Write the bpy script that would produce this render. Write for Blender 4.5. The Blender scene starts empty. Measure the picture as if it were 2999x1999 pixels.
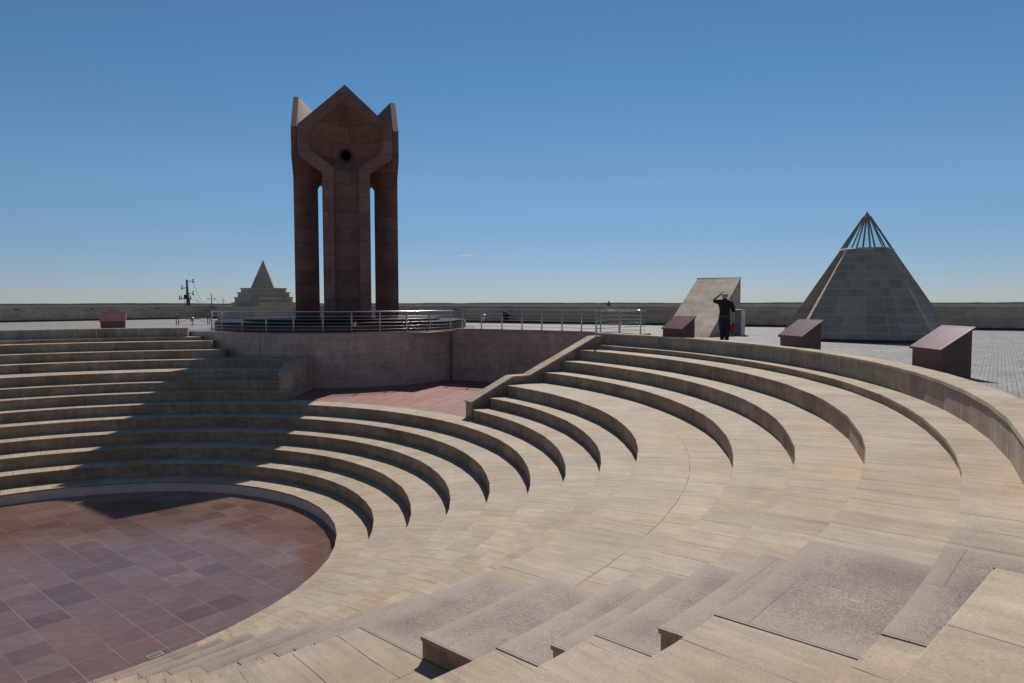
import bpy, bmesh, math, random
from mathutils import Vector, Matrix
random.seed(7)
C = bpy.context.scene.collection
SC = bpy.context.scene
R = math.radians
PI = math.pi

# ------------------------------------------------------------------ camera
cam_d = bpy.data.cameras.new('camera')
cam = bpy.data.objects.new('camera', cam_d); C.objects.link(cam)
cam_d.sensor_width = 36.0
cam_d.lens = 36.0 * 2038.57 / 2999.0
cam_d.clip_start = 0.1; cam_d.clip_end = 60000
pitch, roll = R(-3.1335), R(0.0761)
fwd = Vector((0, math.cos(pitch), math.sin(pitch)))
r0 = Vector((1, 0, 0)); d0 = Vector((0, math.sin(pitch), -math.cos(pitch)))
right = r0 * math.cos(roll) + d0 * math.sin(roll)
up = -(-r0 * math.sin(roll) + d0 * math.cos(roll))
m = Matrix.Identity(4)
for i in range(3):
    m[i][0] = right[i]; m[i][1] = up[i]; m[i][2] = -fwd[i]
m[2][3] = 1.4
cam.matrix_world = m
SC.camera = cam

# ------------------------------------------------------------------ light
SUN_AZ, SUN_EL = R(9.2), R(45.3)
w = bpy.data.worlds.new('World'); SC.world = w; w.use_nodes = True
nt = w.node_tree
for n in list(nt.nodes): nt.nodes.remove(n)
sky = nt.nodes.new('ShaderNodeTexSky'); sky.sky_type = 'NISHITA'; sky.sun_disc = False
sky.sun_elevation = SUN_EL; sky.sun_rotation = SUN_AZ
sky.altitude = 1000; sky.air_density = 0.8; sky.dust_density = 0.0; sky.ozone_density = 6.0
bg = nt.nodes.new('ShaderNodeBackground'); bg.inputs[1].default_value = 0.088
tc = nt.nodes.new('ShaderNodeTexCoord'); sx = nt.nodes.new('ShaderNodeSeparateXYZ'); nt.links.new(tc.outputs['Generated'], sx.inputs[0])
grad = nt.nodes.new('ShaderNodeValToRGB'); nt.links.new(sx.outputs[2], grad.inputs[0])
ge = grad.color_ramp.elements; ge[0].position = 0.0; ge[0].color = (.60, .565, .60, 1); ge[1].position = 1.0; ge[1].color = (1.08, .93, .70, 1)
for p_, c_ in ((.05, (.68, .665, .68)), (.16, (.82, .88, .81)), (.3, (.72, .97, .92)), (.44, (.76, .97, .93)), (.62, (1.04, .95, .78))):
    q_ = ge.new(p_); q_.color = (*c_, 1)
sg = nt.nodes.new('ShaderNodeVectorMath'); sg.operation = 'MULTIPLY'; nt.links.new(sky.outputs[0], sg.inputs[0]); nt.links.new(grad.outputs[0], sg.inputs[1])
wo = nt.nodes.new('ShaderNodeOutputWorld')
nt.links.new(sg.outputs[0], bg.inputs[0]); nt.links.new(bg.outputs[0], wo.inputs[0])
sun_d = bpy.data.lights.new('sun', 'SUN'); sun_d.energy = 3.85; sun_d.angle = R(0.53); sun_d.color = (1.0, 0.925, 0.835)
sun = bpy.data.objects.new('sun', sun_d); C.objects.link(sun)
sdir = Vector((math.sin(SUN_AZ) * math.cos(SUN_EL), math.cos(SUN_AZ) * math.cos(SUN_EL), math.sin(SUN_EL)))
sun.rotation_euler = sdir.to_track_quat('Z', 'Y').to_euler()
SC.view_settings.view_transform = 'Standard'; SC.view_settings.look = 'None'
SC.view_settings.exposure = 0.0; SC.view_settings.gamma = 1.0
SC.render.engine = 'CYCLES'
SC.cycles.max_bounces = 6

# ------------------------------------------------------------------ material helpers
def mat(name):
    m = bpy.data.materials.new(name); m.use_nodes = True
    nt = m.node_tree; b = nt.nodes['Principled BSDF']
    return m, nt, b
def N(nt, t, **kw):
    n = nt.nodes.new(t)
    for k, v in kw.items(): setattr(n, k, v)
    return n
def setin(n, **kw):
    for k, v in kw.items(): n.inputs[k.replace('_', ' ')].default_value = v
def col(c): return (c[0], c[1], c[2], 1)
def coordn(nt, src='uv', scale=(1, 1, 1), rot=0, loc=(0, 0, 0)):
    if src == 'uv':
        t = N(nt, 'ShaderNodeUVMap'); o = t.outputs[0]
    else:
        t = N(nt, 'ShaderNodeTexCoord'); o = t.outputs['Object']
    mp = N(nt, 'ShaderNodeMapping'); mp.inputs['Scale'].default_value = scale
    mp.inputs['Rotation'].default_value = (0, 0, rot); mp.inputs['Location'].default_value = loc
    nt.links.new(o, mp.inputs[0]); return mp.outputs[0]
def noise(nt, vec, scale, detail=4, rough=.55, dist=0):
    n = N(nt, 'ShaderNodeTexNoise'); n.inputs['Scale'].default_value = scale
    n.inputs['Detail'].default_value = detail; n.inputs['Roughness'].default_value = rough
    n.inputs['Distortion'].default_value = dist
    nt.links.new(vec, n.inputs['Vector']); return n.outputs[0]
def maprange(nt, v, a, b, c, d):
    n = N(nt, 'ShaderNodeMapRange'); nt.links.new(v, n.inputs[0])
    n.inputs[1].default_value = a; n.inputs[2].default_value = b; n.inputs[3].default_value = c; n.inputs[4].default_value = d
    return n.outputs[0]
def mathn(nt, op, a, b=None):
    n = N(nt, 'ShaderNodeMath', operation=op)
    for i, v in enumerate((a, b)):
        if v is None: continue
        if isinstance(v, (int, float)): n.inputs[i].default_value = v
        else: nt.links.new(v, n.inputs[i])
    return n.outputs[0]
def mixc(nt, fac, a, b, blend='MIX'):
    n = N(nt, 'ShaderNodeMixRGB', blend_type=blend)
    for i, v in enumerate((fac, a, b)):
        if isinstance(v, (int, float)): n.inputs[i].default_value = v
        elif isinstance(v, tuple): n.inputs[i].default_value = col(v)
        else: nt.links.new(v, n.inputs[i])
    return n.outputs[0]
def scalec(nt, c, f):      # colour * scalar
    n = N(nt, 'ShaderNodeVectorMath', operation='SCALE')
    nt.links.new(c, n.inputs[0])
    if isinstance(f, (int, float)): n.inputs[3].default_value = f
    else: nt.links.new(f, n.inputs[3])
    return n.outputs[0]
def bump(nt, b, h, strength=.3, dist=.01):
    n = N(nt, 'ShaderNodeBump'); n.inputs['Strength'].default_value = strength; n.inputs['Distance'].default_value = dist
    nt.links.new(h, n.inputs['Height']); nt.links.new(n.outputs[0], b.inputs['Normal'])

def slab_stone(name, c1, c2, bw, bh, mortar=(.1, .08, .06), msize=.006, offset=.5, streak=(9, 1.1), streak_amp=.28,
               blotch_amp=.35, rough=.8, src='uv', rot=0, speck=.0, bump_s=.16, joint_vis=(.42, .62), fine_amp=.18,
               tone=.35, vstain=0.0, spec=.3, joint_light=None, rare=None, warm=0.0):
    m, nt, b = mat(name)
    uv = coordn(nt, src, rot=rot); obj = coordn(nt, 'obj')
    # slightly wobbly joints
    wob = N(nt, 'ShaderNodeTexNoise'); wob.inputs['Scale'].default_value = 1.7; nt.links.new(obj, wob.inputs['Vector'])
    sub = N(nt, 'ShaderNodeVectorMath', operation='SUBTRACT'); nt.links.new(wob.outputs[1], sub.inputs[0]); sub.inputs[1].default_value = (.5, .5, .5)
    sc = N(nt, 'ShaderNodeVectorMath', operation='SCALE'); nt.links.new(sub.outputs[0], sc.inputs[0]); sc.inputs[3].default_value = .02
    ad = N(nt, 'ShaderNodeVectorMath', operation='ADD'); nt.links.new(uv, ad.inputs[0]); nt.links.new(sc.outputs[0], ad.inputs[1])
    br = N(nt, 'ShaderNodeTexBrick', offset=offset); nt.links.new(ad.outputs[0], br.inputs['Vector'])
    br.inputs['Scale'].default_value = 1; br.inputs['Brick Width'].default_value = bw; br.inputs['Row Height'].default_value = bh
    br.inputs['Mortar Size'].default_value = msize; br.inputs['Mortar Smooth'].default_value = .25; br.inputs['Bias'].default_value = 0
    br.inputs['Color1'].default_value = (0, 0, 0, 1); br.inputs['Color2'].default_value = (1, 1, 1, 1); br.inputs['Mortar'].default_value = (.5, .5, .5, 1)
    tonev = N(nt, 'ShaderNodeRGBToBW'); nt.links.new(br.outputs[0], tonev.inputs[0])
    # push random tones apart a little
    base = mixc(nt, tonev.outputs[0], c1, c2)
    if rare is not None:
        f = maprange(nt, tonev.outputs[0], rare[0], rare[0] + .03, 0, 1)
        base = mixc(nt, f, base, rare[1])
    su = coordn(nt, 'uv', scale=(streak[0], streak[1], 1))
    st = noise(nt, su, 1.0, 5, .6, .6)
    bl = noise(nt, obj, .8, 4, .6)
    bl2 = noise(nt, obj, 3.3, 5, .65, .3)
    fn = noise(nt, obj, 60, 3, .7)
    v = maprange(nt, st, .3, .72, 1 - streak_amp, 1 + streak_amp)
    v = mathn(nt, 'MULTIPLY', v, maprange(nt, bl, .3, .7, 1 - blotch_amp * .5, 1 + blotch_amp * .5))
    v = mathn(nt, 'MULTIPLY', v, maprange(nt, bl2, .28, .72, 1 - blotch_amp * .45, 1 + blotch_amp * .4))
    v = mathn(nt, 'MULTIPLY', v, maprange(nt, fn, .3, .7, 1 - fine_amp, 1 + fine_amp))
    if vstain:
        vs = noise(nt, coordn(nt, 'uv', scale=(3.2, .55, 1)), 1.3, 5, .7)
        v = mathn(nt, 'MULTIPLY', v, maprange(nt, vs, .5, .78, 1.0, 1 - vstain))
    c = scalec(nt, base, v)
    if warm:
        wn = noise(nt, obj, .33, 4, .6)
        c = mixc(nt, maprange(nt, wn, .42, .66, 0, warm), c, scalec(nt, c, 1.0) if False else mixc(nt, 1.0, c, (1.0, .87, .68), 'MULTIPLY'))
    if warm:
        sc_ = noise(nt, coordn(nt, 'uv', scale=(5, 1.3, 1)), 1.6, 6, .72, .8)
        c = mixc(nt, maprange(nt, sc_, .60, .74, 0, .55), c, (.60, .53, .44))
        dk = noise(nt, coordn(nt, 'uv', scale=(4, .8, 1), loc=(7, 3, 0)), 1.9, 5, .65, .5)
        c = mixc(nt, maprange(nt, dk, .60, .76, 0, .42), c, (.20, .155, .11))
    # pits / dirt specks
    if speck:
        sp = noise(nt, obj, 26, 2, .5)
        c = mixc(nt, maprange(nt, sp, .72, .76, 0, speck), c, (.06, .045, .03))
    # joints, dark in places and mortar-filled in others
    jn = noise(nt, obj, 1.1, 2, .5)
    jd = maprange(nt, jn, joint_vis[0], joint_vis[1], .15, .95)
    jf = mathn(nt, 'MULTIPLY', br.outputs['Fac'], jd)
    c = mixc(nt, jf, c, mortar)
    if joint_light:
        jl = maprange(nt, noise(nt, obj, .9, 2, .5), .35, .6, .1, .8)
        c = mixc(nt, mathn(nt, 'MULTIPLY', br.outputs['Fac'], jl), c, joint_light)
    nt.links.new(c, b.inputs['Base Color'])
    b.inputs['Roughness'].default_value = rough; b.inputs['Specular IOR Level'].default_value = spec
    h = mathn(nt, 'MULTIPLY', bl2, .4)
    h = mathn(nt, 'SUBTRACT', h, mathn(nt, 'MULTIPLY', br.outputs['Fac'], .8))
    bump(nt, b, h, bump_s, .01)
    return m

STONE_A, STONE_B = (.37, .315, .235), (.46, .40, .31)
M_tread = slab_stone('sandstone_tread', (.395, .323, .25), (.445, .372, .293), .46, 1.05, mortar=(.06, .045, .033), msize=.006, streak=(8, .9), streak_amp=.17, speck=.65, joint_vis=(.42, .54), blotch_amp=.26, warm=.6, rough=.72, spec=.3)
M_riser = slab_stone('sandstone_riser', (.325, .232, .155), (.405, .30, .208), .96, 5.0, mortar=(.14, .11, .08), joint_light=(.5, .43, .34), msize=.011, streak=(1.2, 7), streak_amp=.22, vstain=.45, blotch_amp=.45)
M_rimwall = slab_stone('sandstone_parapet', (.32, .25, .185), (.40, .325, .245), .93, 5.0, mortar=(.26, .21, .16), joint_light=(.65, .56, .45), msize=.02, streak=(1.2, 5), streak_amp=.14, vstain=.3)
M_coping = slab_stone('sandstone_coping', (.43, .35, .265), (.50, .42, .33), .78, 5.0, msize=.005, streak=(5, 1.2), streak_amp=.16, speck=.35, joint_vis=(.45, .62), warm=.7)
M_perim = slab_stone('perimeter_wall_stone', (.47, .345, .23), (.57, .44, .31), 1.25, .36, mortar=(.52, .45, .36), msize=.024, streak=(2, 6), streak_amp=.14, blotch_amp=.3, joint_vis=(.3, .6))
M_redwall = slab_stone('pinkish_wall_stone', (.44, .295, .215), (.49, .345, .262), .93, .46, mortar=(.58, .47, .4), msize=.013, offset=.12, streak=(2, 5), streak_amp=.12, blotch_amp=.4, joint_vis=(.35, .6), vstain=.25)
M_discwall = slab_stone('beige_pink_wall_stone', (.50, .355, .262), (.55, .405, .31), .93, .46, mortar=(.64, .53, .44), msize=.012, offset=.12, streak=(2, 5), streak_amp=.12, blotch_amp=.35, joint_vis=(.3, .55), vstain=.2)
M_stage = None
M_granite = None
def make_stage():
    m, nt, b = mat('polished_red_sandstone')
    uvo = coordn(nt, 'obj', rot=R(40.2))        # joints run along and across the stair axis
    br = N(nt, 'ShaderNodeTexBrick', offset=0.0); nt.links.new(uvo, br.inputs['Vector'])
    br.inputs['Scale'].default_value = 1; br.inputs['Brick Width'].default_value = .725; br.inputs['Row Height'].default_value = .725
    br.inputs['Mortar Size'].default_value = .006; br.inputs['Mortar Smooth'].default_value = .2
    br.inputs['Color1'].default_value = (0, 0, 0, 1); br.inputs['Color2'].default_value = (1, 1, 1, 1); br.inputs['Mortar'].default_value = (.5, .5, .5, 1)
    t = N(nt, 'ShaderNodeRGBToBW'); nt.links.new(br.outputs[0], t.inputs[0])
    obj = coordn(nt, 'obj')
    rp = N(nt, 'ShaderNodeValToRGB'); nt.links.new(t.outputs[0], rp.inputs[0])
    e = rp.color_ramp.elements
    e[0].position = 0.0; e[0].color = (.145, .085, .068, 1); e[1].position = 1.0; e[1].color = (.215, .13, .105, 1)
    for p, c in ((.07, (.14, .083, .068)), (.13, (.172, .10, .08)), (.5, (.195, .115, .091)), (.75, (.178, .10, .079)), (.88, (.20, .13, .103))):
        x = rp.color_ramp.elements.new(p); x.color = col(c)
    # swirling veins
    v = maprange(nt, noise(nt, coordn(nt, 'obj', scale=(.9, 3.2, 1), rot=R(40)), 1.2, 6, .6, 2.2), .3, .7, .86, 1.14)
    v = mathn(nt, 'MULTIPLY', v, maprange(nt, noise(nt, obj, .5, 4), .3, .7, .85, 1.18))
    v = mathn(nt, 'MULTIPLY', v, maprange(nt, noise(nt, obj, 40, 3), .3, .7, .93, 1.07))
    c = scalec(nt, rp.outputs[0], v)
    # pale dusty patches
    du = maprange(nt, noise(nt, obj, .9, 5, .7, .4), .56, .8, 0, .35)
    c = mixc(nt, du, c, (.27, .21, .19))
    jn = maprange(nt, noise(nt, obj, .6, 3), .38, .62, .12, .8)
    c = mixc(nt, mathn(nt, 'MULTIPLY', br.outputs['Fac'], jn), c, (.40, .33, .29))
    nt.links.new(c, b.inputs['Base Color'])
    ro = maprange(nt, noise(nt, obj, .7, 5, .65, .5), .35, .65, .07, .24)
    nt.links.new(ro, b.inputs['Roughness']); b.inputs['Specular IOR Level'].default_value = .42
    h = mathn(nt, 'SUBTRACT', mathn(nt, 'MULTIPLY', noise(nt, obj, 6, 4), .3), br.outputs['Fac'])
    bump(nt, b, h, .03, .01)
    return m
def make_granite(name='pink_granite', c_lo=(.165, .125, .10), c_hi=(.325, .245, .195), rough=.7, sc=120, joints=True, flakes=.8, hi=(.42, .345, .285)):
    m, nt, b = mat(name); obj = coordn(nt, 'obj')
    vo = N(nt, 'ShaderNodeTexVoronoi'); vo.inputs['Scale'].default_value = sc; nt.links.new(obj, vo.inputs['Vector'])
    bw = N(nt, 'ShaderNodeRGBToBW'); nt.links.new(vo.outputs['Color'], bw.inputs[0])
    rp = N(nt, 'ShaderNodeValToRGB'); nt.links.new(bw.outputs[0], rp.inputs[0])
    e = rp.color_ramp.elements; e[0].position = .15; e[0].color = col(c_lo); e[1].position = .95; e[1].color = col(hi)
    x = e.new(.4); x.color = col(tuple(.5 * a + .5 * q for a, q in zip(c_lo, c_hi)))
    x = e.new(.65); x.color = col(c_hi)
    g2 = noise(nt, obj, 22, 4, .75)
    v = mathn(nt, 'MULTIPLY', maprange(nt, noise(nt, obj, 2.0, 3, .5), .36, .64, .74, 1.12), maprange(nt, noise(nt, obj, .6, 3, .5), .3, .7, .88, 1.08))
    v = mathn(nt, 'MULTIPLY', v, maprange(nt, g2, .32, .68, .84, 1.14))
    c = scalec(nt, rp.outputs[0], v)
    if joints:
        uvn = N(nt, 'ShaderNodeUVMap'); su_ = N(nt, 'ShaderNodeSeparateXYZ'); nt.links.new(uvn.outputs[0], su_.inputs[0])
        nz = noise(nt, obj, 2.2, 4, .6)
        ev = mathn(nt, 'ADD', su_.outputs[1], mathn(nt, 'MULTIPLY', mathn(nt, 'SUBTRACT', nz, .5), .25))
        eu = mathn(nt, 'ADD', mathn(nt, 'SUBTRACT', .875, mathn(nt, 'ABSOLUTE', su_.outputs[0])), mathn(nt, 'MULTIPLY', mathn(nt, 'SUBTRACT', nz, .5), .3))
        edge = mathn(nt, 'MAXIMUM', maprange(nt, ev, .02, .22, 1, 0), maprange(nt, eu, .02, .3, .8, 0))
        c = mixc(nt, mathn(nt, 'MULTIPLY', edge, .6), scalec(nt, c, .86), (.375, .295, .238))
        br = N(nt, 'ShaderNodeTexBrick', offset=.35); nt.links.new(coordn(nt, 'obj', rot=R(41.2), loc=(.3, .45, 0)), br.inputs['Vector'])
        br.inputs['Scale'].default_value = 1; br.inputs['Brick Width'].default_value = 1.3; br.inputs['Row Height'].default_value = .88
        br.inputs['Mortar Size'].default_value = .004
        br.inputs['Color1'].default_value = (0, 0, 0, 1); br.inputs['Color2'].default_value = (1, 1, 1, 1); br.inputs['Mortar'].default_value = (.5, .5, .5, 1)
        tb = N(nt, 'ShaderNodeRGBToBW'); nt.links.new(br.outputs[0], tb.inputs[0])
        c = scalec(nt, c, maprange(nt, tb.outputs[0], 0, 1, .9, 1.08))
        c = mixc(nt, mathn(nt, 'MULTIPLY', br.outputs['Fac'], .75), c, (.10, .075, .065))
    if flakes:
        v2 = N(nt, 'ShaderNodeTexVoronoi'); v2.inputs['Scale'].default_value = 11; nt.links.new(obj, v2.inputs['Vector'])
        c = mixc(nt, maprange(nt, v2.outputs['Distance'], .03, .045, flakes, 0), c, (.75, .72, .68))
    nt.links.new(c, b.inputs['Base Color']); b.inputs['Roughness'].default_value = rough
    bump(nt, b, g2, .15, .004)
    return m
def make_redstone(name, c1, c2, bh=.83, bw=3.0, rough=.72, lite=(.3, .22, .2)):
    return slab_stone(name, c1, c2, bw, bh, mortar=(.09, .048, .04), msize=.018, offset=.5, streak=(1.5, 1.2), streak_amp=.12,
                      blotch_amp=.3, rough=rough, joint_vis=(.3, .6), fine_amp=.1, joint_light=None, spec=.25)
M_stage = make_stage()
M_granite = make_granite()
M_mon = make_redstone('dark_red_porphyry', (.21, .108, .085), (.295, .158, .126))
M_mon_in = make_redstone('dark_red_porphyry_bowl', (.235, .12, .082), (.33, .178, .125), bh=.9, bw=1.8)
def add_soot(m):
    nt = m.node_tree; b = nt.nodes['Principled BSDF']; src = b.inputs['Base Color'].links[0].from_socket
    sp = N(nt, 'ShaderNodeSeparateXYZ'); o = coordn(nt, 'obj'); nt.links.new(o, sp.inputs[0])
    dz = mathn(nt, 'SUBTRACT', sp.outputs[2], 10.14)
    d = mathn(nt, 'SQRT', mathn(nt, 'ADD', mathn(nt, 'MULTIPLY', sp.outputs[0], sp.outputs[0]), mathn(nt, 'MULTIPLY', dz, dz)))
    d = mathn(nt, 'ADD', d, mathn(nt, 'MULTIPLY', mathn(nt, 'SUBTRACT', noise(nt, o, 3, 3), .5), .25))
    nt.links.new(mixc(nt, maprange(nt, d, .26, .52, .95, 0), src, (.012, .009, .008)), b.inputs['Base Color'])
add_soot(M_mon_in)
M_kiosk = make_granite('red_granite_polished_body', (.11, .043, .027), (.17, .072, .046), .4, sc=260, joints=False, flakes=0, hi=(.19, .10, .07))
M_kiosktop = make_redstone('red_granite_polished_top', (.185, .078, .082), (.225, .098, .102), bh=9, bw=9, rough=.33)

def make_pavers(name, c1, c2, rot, bw, bh, wave=.012, mortar=(.12, .11, .1), msize=.006, tone=.25, big=.3, bigj=.012):
    m, nt, b = mat(name); p = coordn(nt, 'obj', rot=rot)
    sp = N(nt, 'ShaderNodeSeparateXYZ'); nt.links.new(p, sp.inputs[0])
    s = mathn(nt, 'MULTIPLY', mathn(nt, 'SINE', mathn(nt, 'MULTIPLY', sp.outputs[0], 2 * PI / (big / 2))), wave)
    cb = N(nt, 'ShaderNodeCombineXYZ'); nt.links.new(sp.outputs[0], cb.inputs[0])
    nt.links.new(mathn(nt, 'ADD', sp.outputs[1], s), cb.inputs[1])
    br = N(nt, 'ShaderNodeTexBrick', offset=.5); nt.links.new(cb.outputs[0], br.inputs['Vector'])
    br.inputs['Scale'].default_value = 1; br.inputs['Brick Width'].default_value = bw; br.inputs['Row Height'].default_value = bh
    br.inputs['Mortar Size'].default_value = msize; br.inputs['Mortar Smooth'].default_value = .3
    br.inputs['Color1'].default_value = (0, 0, 0, 1); br.inputs['Color2'].default_value = (1, 1, 1, 1); br.inputs['Mortar'].default_value = (.5, .5, .5, 1)
    t = N(nt, 'ShaderNodeRGBToBW'); nt.links.new(br.outputs[0], t.inputs[0])
    # the larger slab grid
    b2 = N(nt, 'ShaderNodeTexBrick', offset=.5); nt.links.new(p, b2.inputs['Vector'])
    b2.inputs['Scale'].default_value = 1; b2.inputs['Brick Width'].default_value = big; b2.inputs['Row Height'].default_value = big * 3
    b2.inputs['Mortar Size'].default_value = bigj
    b2.inputs['Color1'].default_value = (0, 0, 0, 1); b2.inputs['Color2'].default_value = (1, 1, 1, 1); b2.inputs['Mortar'].default_value = (.5, .5, .5, 1)
    t2 = N(nt, 'ShaderNodeRGBToBW'); nt.links.new(b2.outputs[0], t2.inputs[0])
    obj = coordn(nt, 'obj')
    f = mathn(nt, 'ADD', mathn(nt, 'MULTIPLY', t.outputs[0], .45), mathn(nt, 'MULTIPLY', t2.outputs[0], .55))
    c = mixc(nt, f, c1, c2)
    v = mathn(nt, 'MULTIPLY', maprange(nt, noise(nt, obj, .35, 4), .3, .7, .86, 1.12), maprange(nt, noise(nt, obj, 5, 4), .3, .7, .88, 1.12))
    c = scalec(nt, c, v)
    jf = mathn(nt, 'MAXIMUM', mathn(nt, 'MULTIPLY', br.outputs['Fac'], .85), mathn(nt, 'MULTIPLY', b2.outputs['Fac'], .7))
    c = mixc(nt, jf, c, mortar)
    nt.links.new(c, b.inputs['Base Color']); b.inputs['Roughness'].default_value = .75
    bump(nt, b, mathn(nt, 'SUBTRACT', mathn(nt, 'MULTIPLY', noise(nt, obj, 30, 3), .3), jf), .4, .01)
    return m
M_paver = make_pavers('grey_wavy_pavers', (.23, .222, .212), (.38, .37, .355), R(35), .15, .1, wave=.02, mortar=(.07, .067, .064), msize=.011, big=.3)
M_brick = make_pavers('red_clay_pavers', (.25, .10, .088), (.40, .175, .15), R(14), .3, .15, wave=0, mortar=(.09, .035, .032), msize=.012, big=.9, bigj=.04)

def plain(name, c, rough=.6, metal=0, amp=.12, sc=8, spec=.5, bs=.0):
    m, nt, b = mat(name); obj = coordn(nt, 'obj')
    r = N(nt, 'ShaderNodeRGB'); r.outputs[0].default_value = col(c)
    v = maprange(nt, noise(nt, obj, sc, 4), .3, .7, 1 - amp, 1 + amp)
    nt.links.new(scalec(nt, r.outputs[0], v), b.inputs['Base Color'])
    b.inputs['Roughness'].default_value = rough; b.inputs['Metallic'].default_value = metal; b.inputs['Specular IOR Level'].default_value = spec
    if bs: bump(nt, b, noise(nt, obj, sc * 3, 4), bs, .01)
    return m
M_pinkwall = plain('pink_rendered_wall', (.74, .60, .54), .75, amp=.1, sc=2, bs=.1)
M_black = plain('polished_black_granite', (.012, .010, .010), .5, amp=.2, spec=.08)
M_redfloor = plain('polished_red_floor', (.22, .14, .13), .3, amp=.2, sc=1.2)
M_plinth = plain('dark_red_plinth', (.06, .03, .026), .5, amp=.2)
M_steel = plain('brushed_steel', (.62, .6, .57), .22, 1, amp=.05)
M_post = plain('steel_post_warm_reflection', (.62, .5, .38), .4, .35, amp=.05)  # steel posts; warm reflection of the sunlit plaza painted into the base colour
M_dark = plain('black_iron', (.02, .018, .017), .45, amp=.2)
M_lamp = plain('dark_glass', (.02, .022, .03), .2)
M_white = plain('pale_lamp_frame', (.5, .5, .5), .5)
M_wood = plain('varnished_wood', (.34, .13, .06), .5, amp=.25, sc=14)
M_conc = plain('weathered_concrete_pole', (.16, .13, .115), .9, amp=.25, sc=3)
M_insul = plain('glass_insulator', (.03, .03, .03), .25)
M_grey = plain('grey_marble', (.24, .245, .255), .4, amp=.35, sc=5)
M_greyl = plain('pale_marble_side', (.5, .5, .5), .35, amp=.12, sc=5)
M_mullion = plain('grey_painted_mullion', (.30, .29, .30), .5, amp=.06)
M_grate = plain('dusty_metal', (.30, .26, .22), .7, amp=.2)

# ------------------------------------------------------------------ mesh builder
class MB:
    def __init__(s): s.v = []; s.f = []; s.k = {}
    def vi(s, p):
        k = (round(p[0], 5), round(p[1], 5), round(p[2], 5))
        if k not in s.k: s.k[k] = len(s.v); s.v.append(tuple(p))
        return s.k[k]
    def face(s, pts, uvs=None, mi=0, smooth=False):
        idx = [s.vi(p) for p in pts]
        q = []; qu = []
        for n, i in enumerate(idx):
            if i not in q:
                q.append(i); qu.append(uvs[n] if uvs else None)
        if len(q) < 3: return
        s.f.append((q, qu if uvs else None, mi, smooth))
    def box(s, x0, x1, y0, y1, z0, z1, mi=0, T=None):
        P = [(x0, y0, z0), (x1, y0, z0), (x1, y1, z0), (x0, y1, z0), (x0, y0, z1), (x1, y0, z1), (x1, y1, z1), (x0, y1, z1)]
        if T: P = [T(*p) for p in P]
        for q in ((3, 2, 1, 0), (4, 5, 6, 7), (0, 1, 5, 4), (1, 2, 6, 5), (2, 3, 7, 6), (3, 0, 4, 7)):
            s.face([P[i] for i in q], None, mi)
    def tube(s, pts, r, n=8, mi=0, smooth=True, caps=True):
        pts = [Vector(p) for p in pts]; rs = r if isinstance(r, (list, tuple)) else [r] * len(pts)
        rings = []
        for i, p in enumerate(pts):
            d = (pts[min(i + 1, len(pts) - 1)] - pts[max(i - 1, 0)]).normalized()
            a = Vector((0, 0, 1)) if abs(d.z) < .9 else Vector((1, 0, 0))
            x = d.cross(a).normalized(); y = x.cross(d).normalized()
            rings.append([tuple(p + x * rs[i] * math.cos(2 * PI * j / n) + y * rs[i] * math.sin(2 * PI * j / n)) for j in range(n)])
        for i in range(len(rings) - 1):
            for j in range(n):
                k = (j + 1) % n
                s.face([rings[i][j], rings[i][k], rings[i + 1][k], rings[i + 1][j]], None, mi, smooth)
        if caps:
            s.face(list(reversed(rings[0])), None, mi); s.face(rings[-1], None, mi)
    def lathe(s, c, prof, n=32, mi=0, smooth=True):
        for i in range(len(prof) - 1):
            for j in range(n):
                a, b = 2 * PI * j / n, 2 * PI * (j + 1) / n
                (r1, z1), (r2, z2) = prof[i], prof[i + 1]
                P = lambda r, z, t: (c[0] + r * math.cos(t), c[1] + r * math.sin(t), c[2] + z)
                s.face([P(r1, z1, a), P(r1, z1, b), P(r2, z2, b), P(r2, z2, a)],
                       [(r1 * a, z1 + r1), (r1 * b, z1 + r1), (r2 * b, z2 + r2), (r2 * a, z2 + r2)], mi, smooth)
    def mesh(s, name, mats):
        me = bpy.data.meshes.new(name); me.from_pydata(s.v, [], [f[0] for f in s.f])
        for m in mats: me.materials.append(m)
        uvl = me.uv_layers.new(name='UVMap')
        for p, f in zip(me.polygons, s.f):
            p.material_index = f[2]; p.use_smooth = f[3]
            if f[1]:
                for li, uv in zip(p.loop_indices, f[1]): uvl.data[li].uv = uv
            else:
                n = p.normal
                for li in p.loop_indices:
                    co = me.vertices[me.loops[li].vertex_index].co
                    if abs(n.z) > .8: uvl.data[li].uv = (co.x, co.y)
                    else:
                        h = math.hypot(n.x, n.y) or 1
                        uvl.data[li].uv = (-n.y / h * co.x + n.x / h * co.y, co.z)
        me.validate(); me.update()
        return me
    def obj(s, name, mats, parent=None, bevel=0):
        if not isinstance(mats, (list, tuple)): mats = [mats]
        o = bpy.data.objects.new(name, s.mesh(name, mats)); C.objects.link(o)
        if parent: o.parent = parent
        if bevel:
            b = o.modifiers.new('bevel', 'BEVEL'); b.width = bevel; b.segments = 2; b.limit_method = 'ANGLE'; b.angle_limit = R(40)
        return o
def tag(o, label=None, cat=None, group=None, kind=None):
    if label: o['label'] = label
    if cat: o['category'] = cat
    if group: o['group'] = group
    if kind: o['kind'] = kind
    return o
def thing(name, label, cat, loc=(0, 0, 0), rz=0, group=None):
    o = bpy.data.objects.new(name, None); C.objects.link(o); o.empty_display_size = .2
    o.location = loc; o.rotation_euler = (0, 0, rz)
    return tag(o, label, cat, group)
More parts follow.
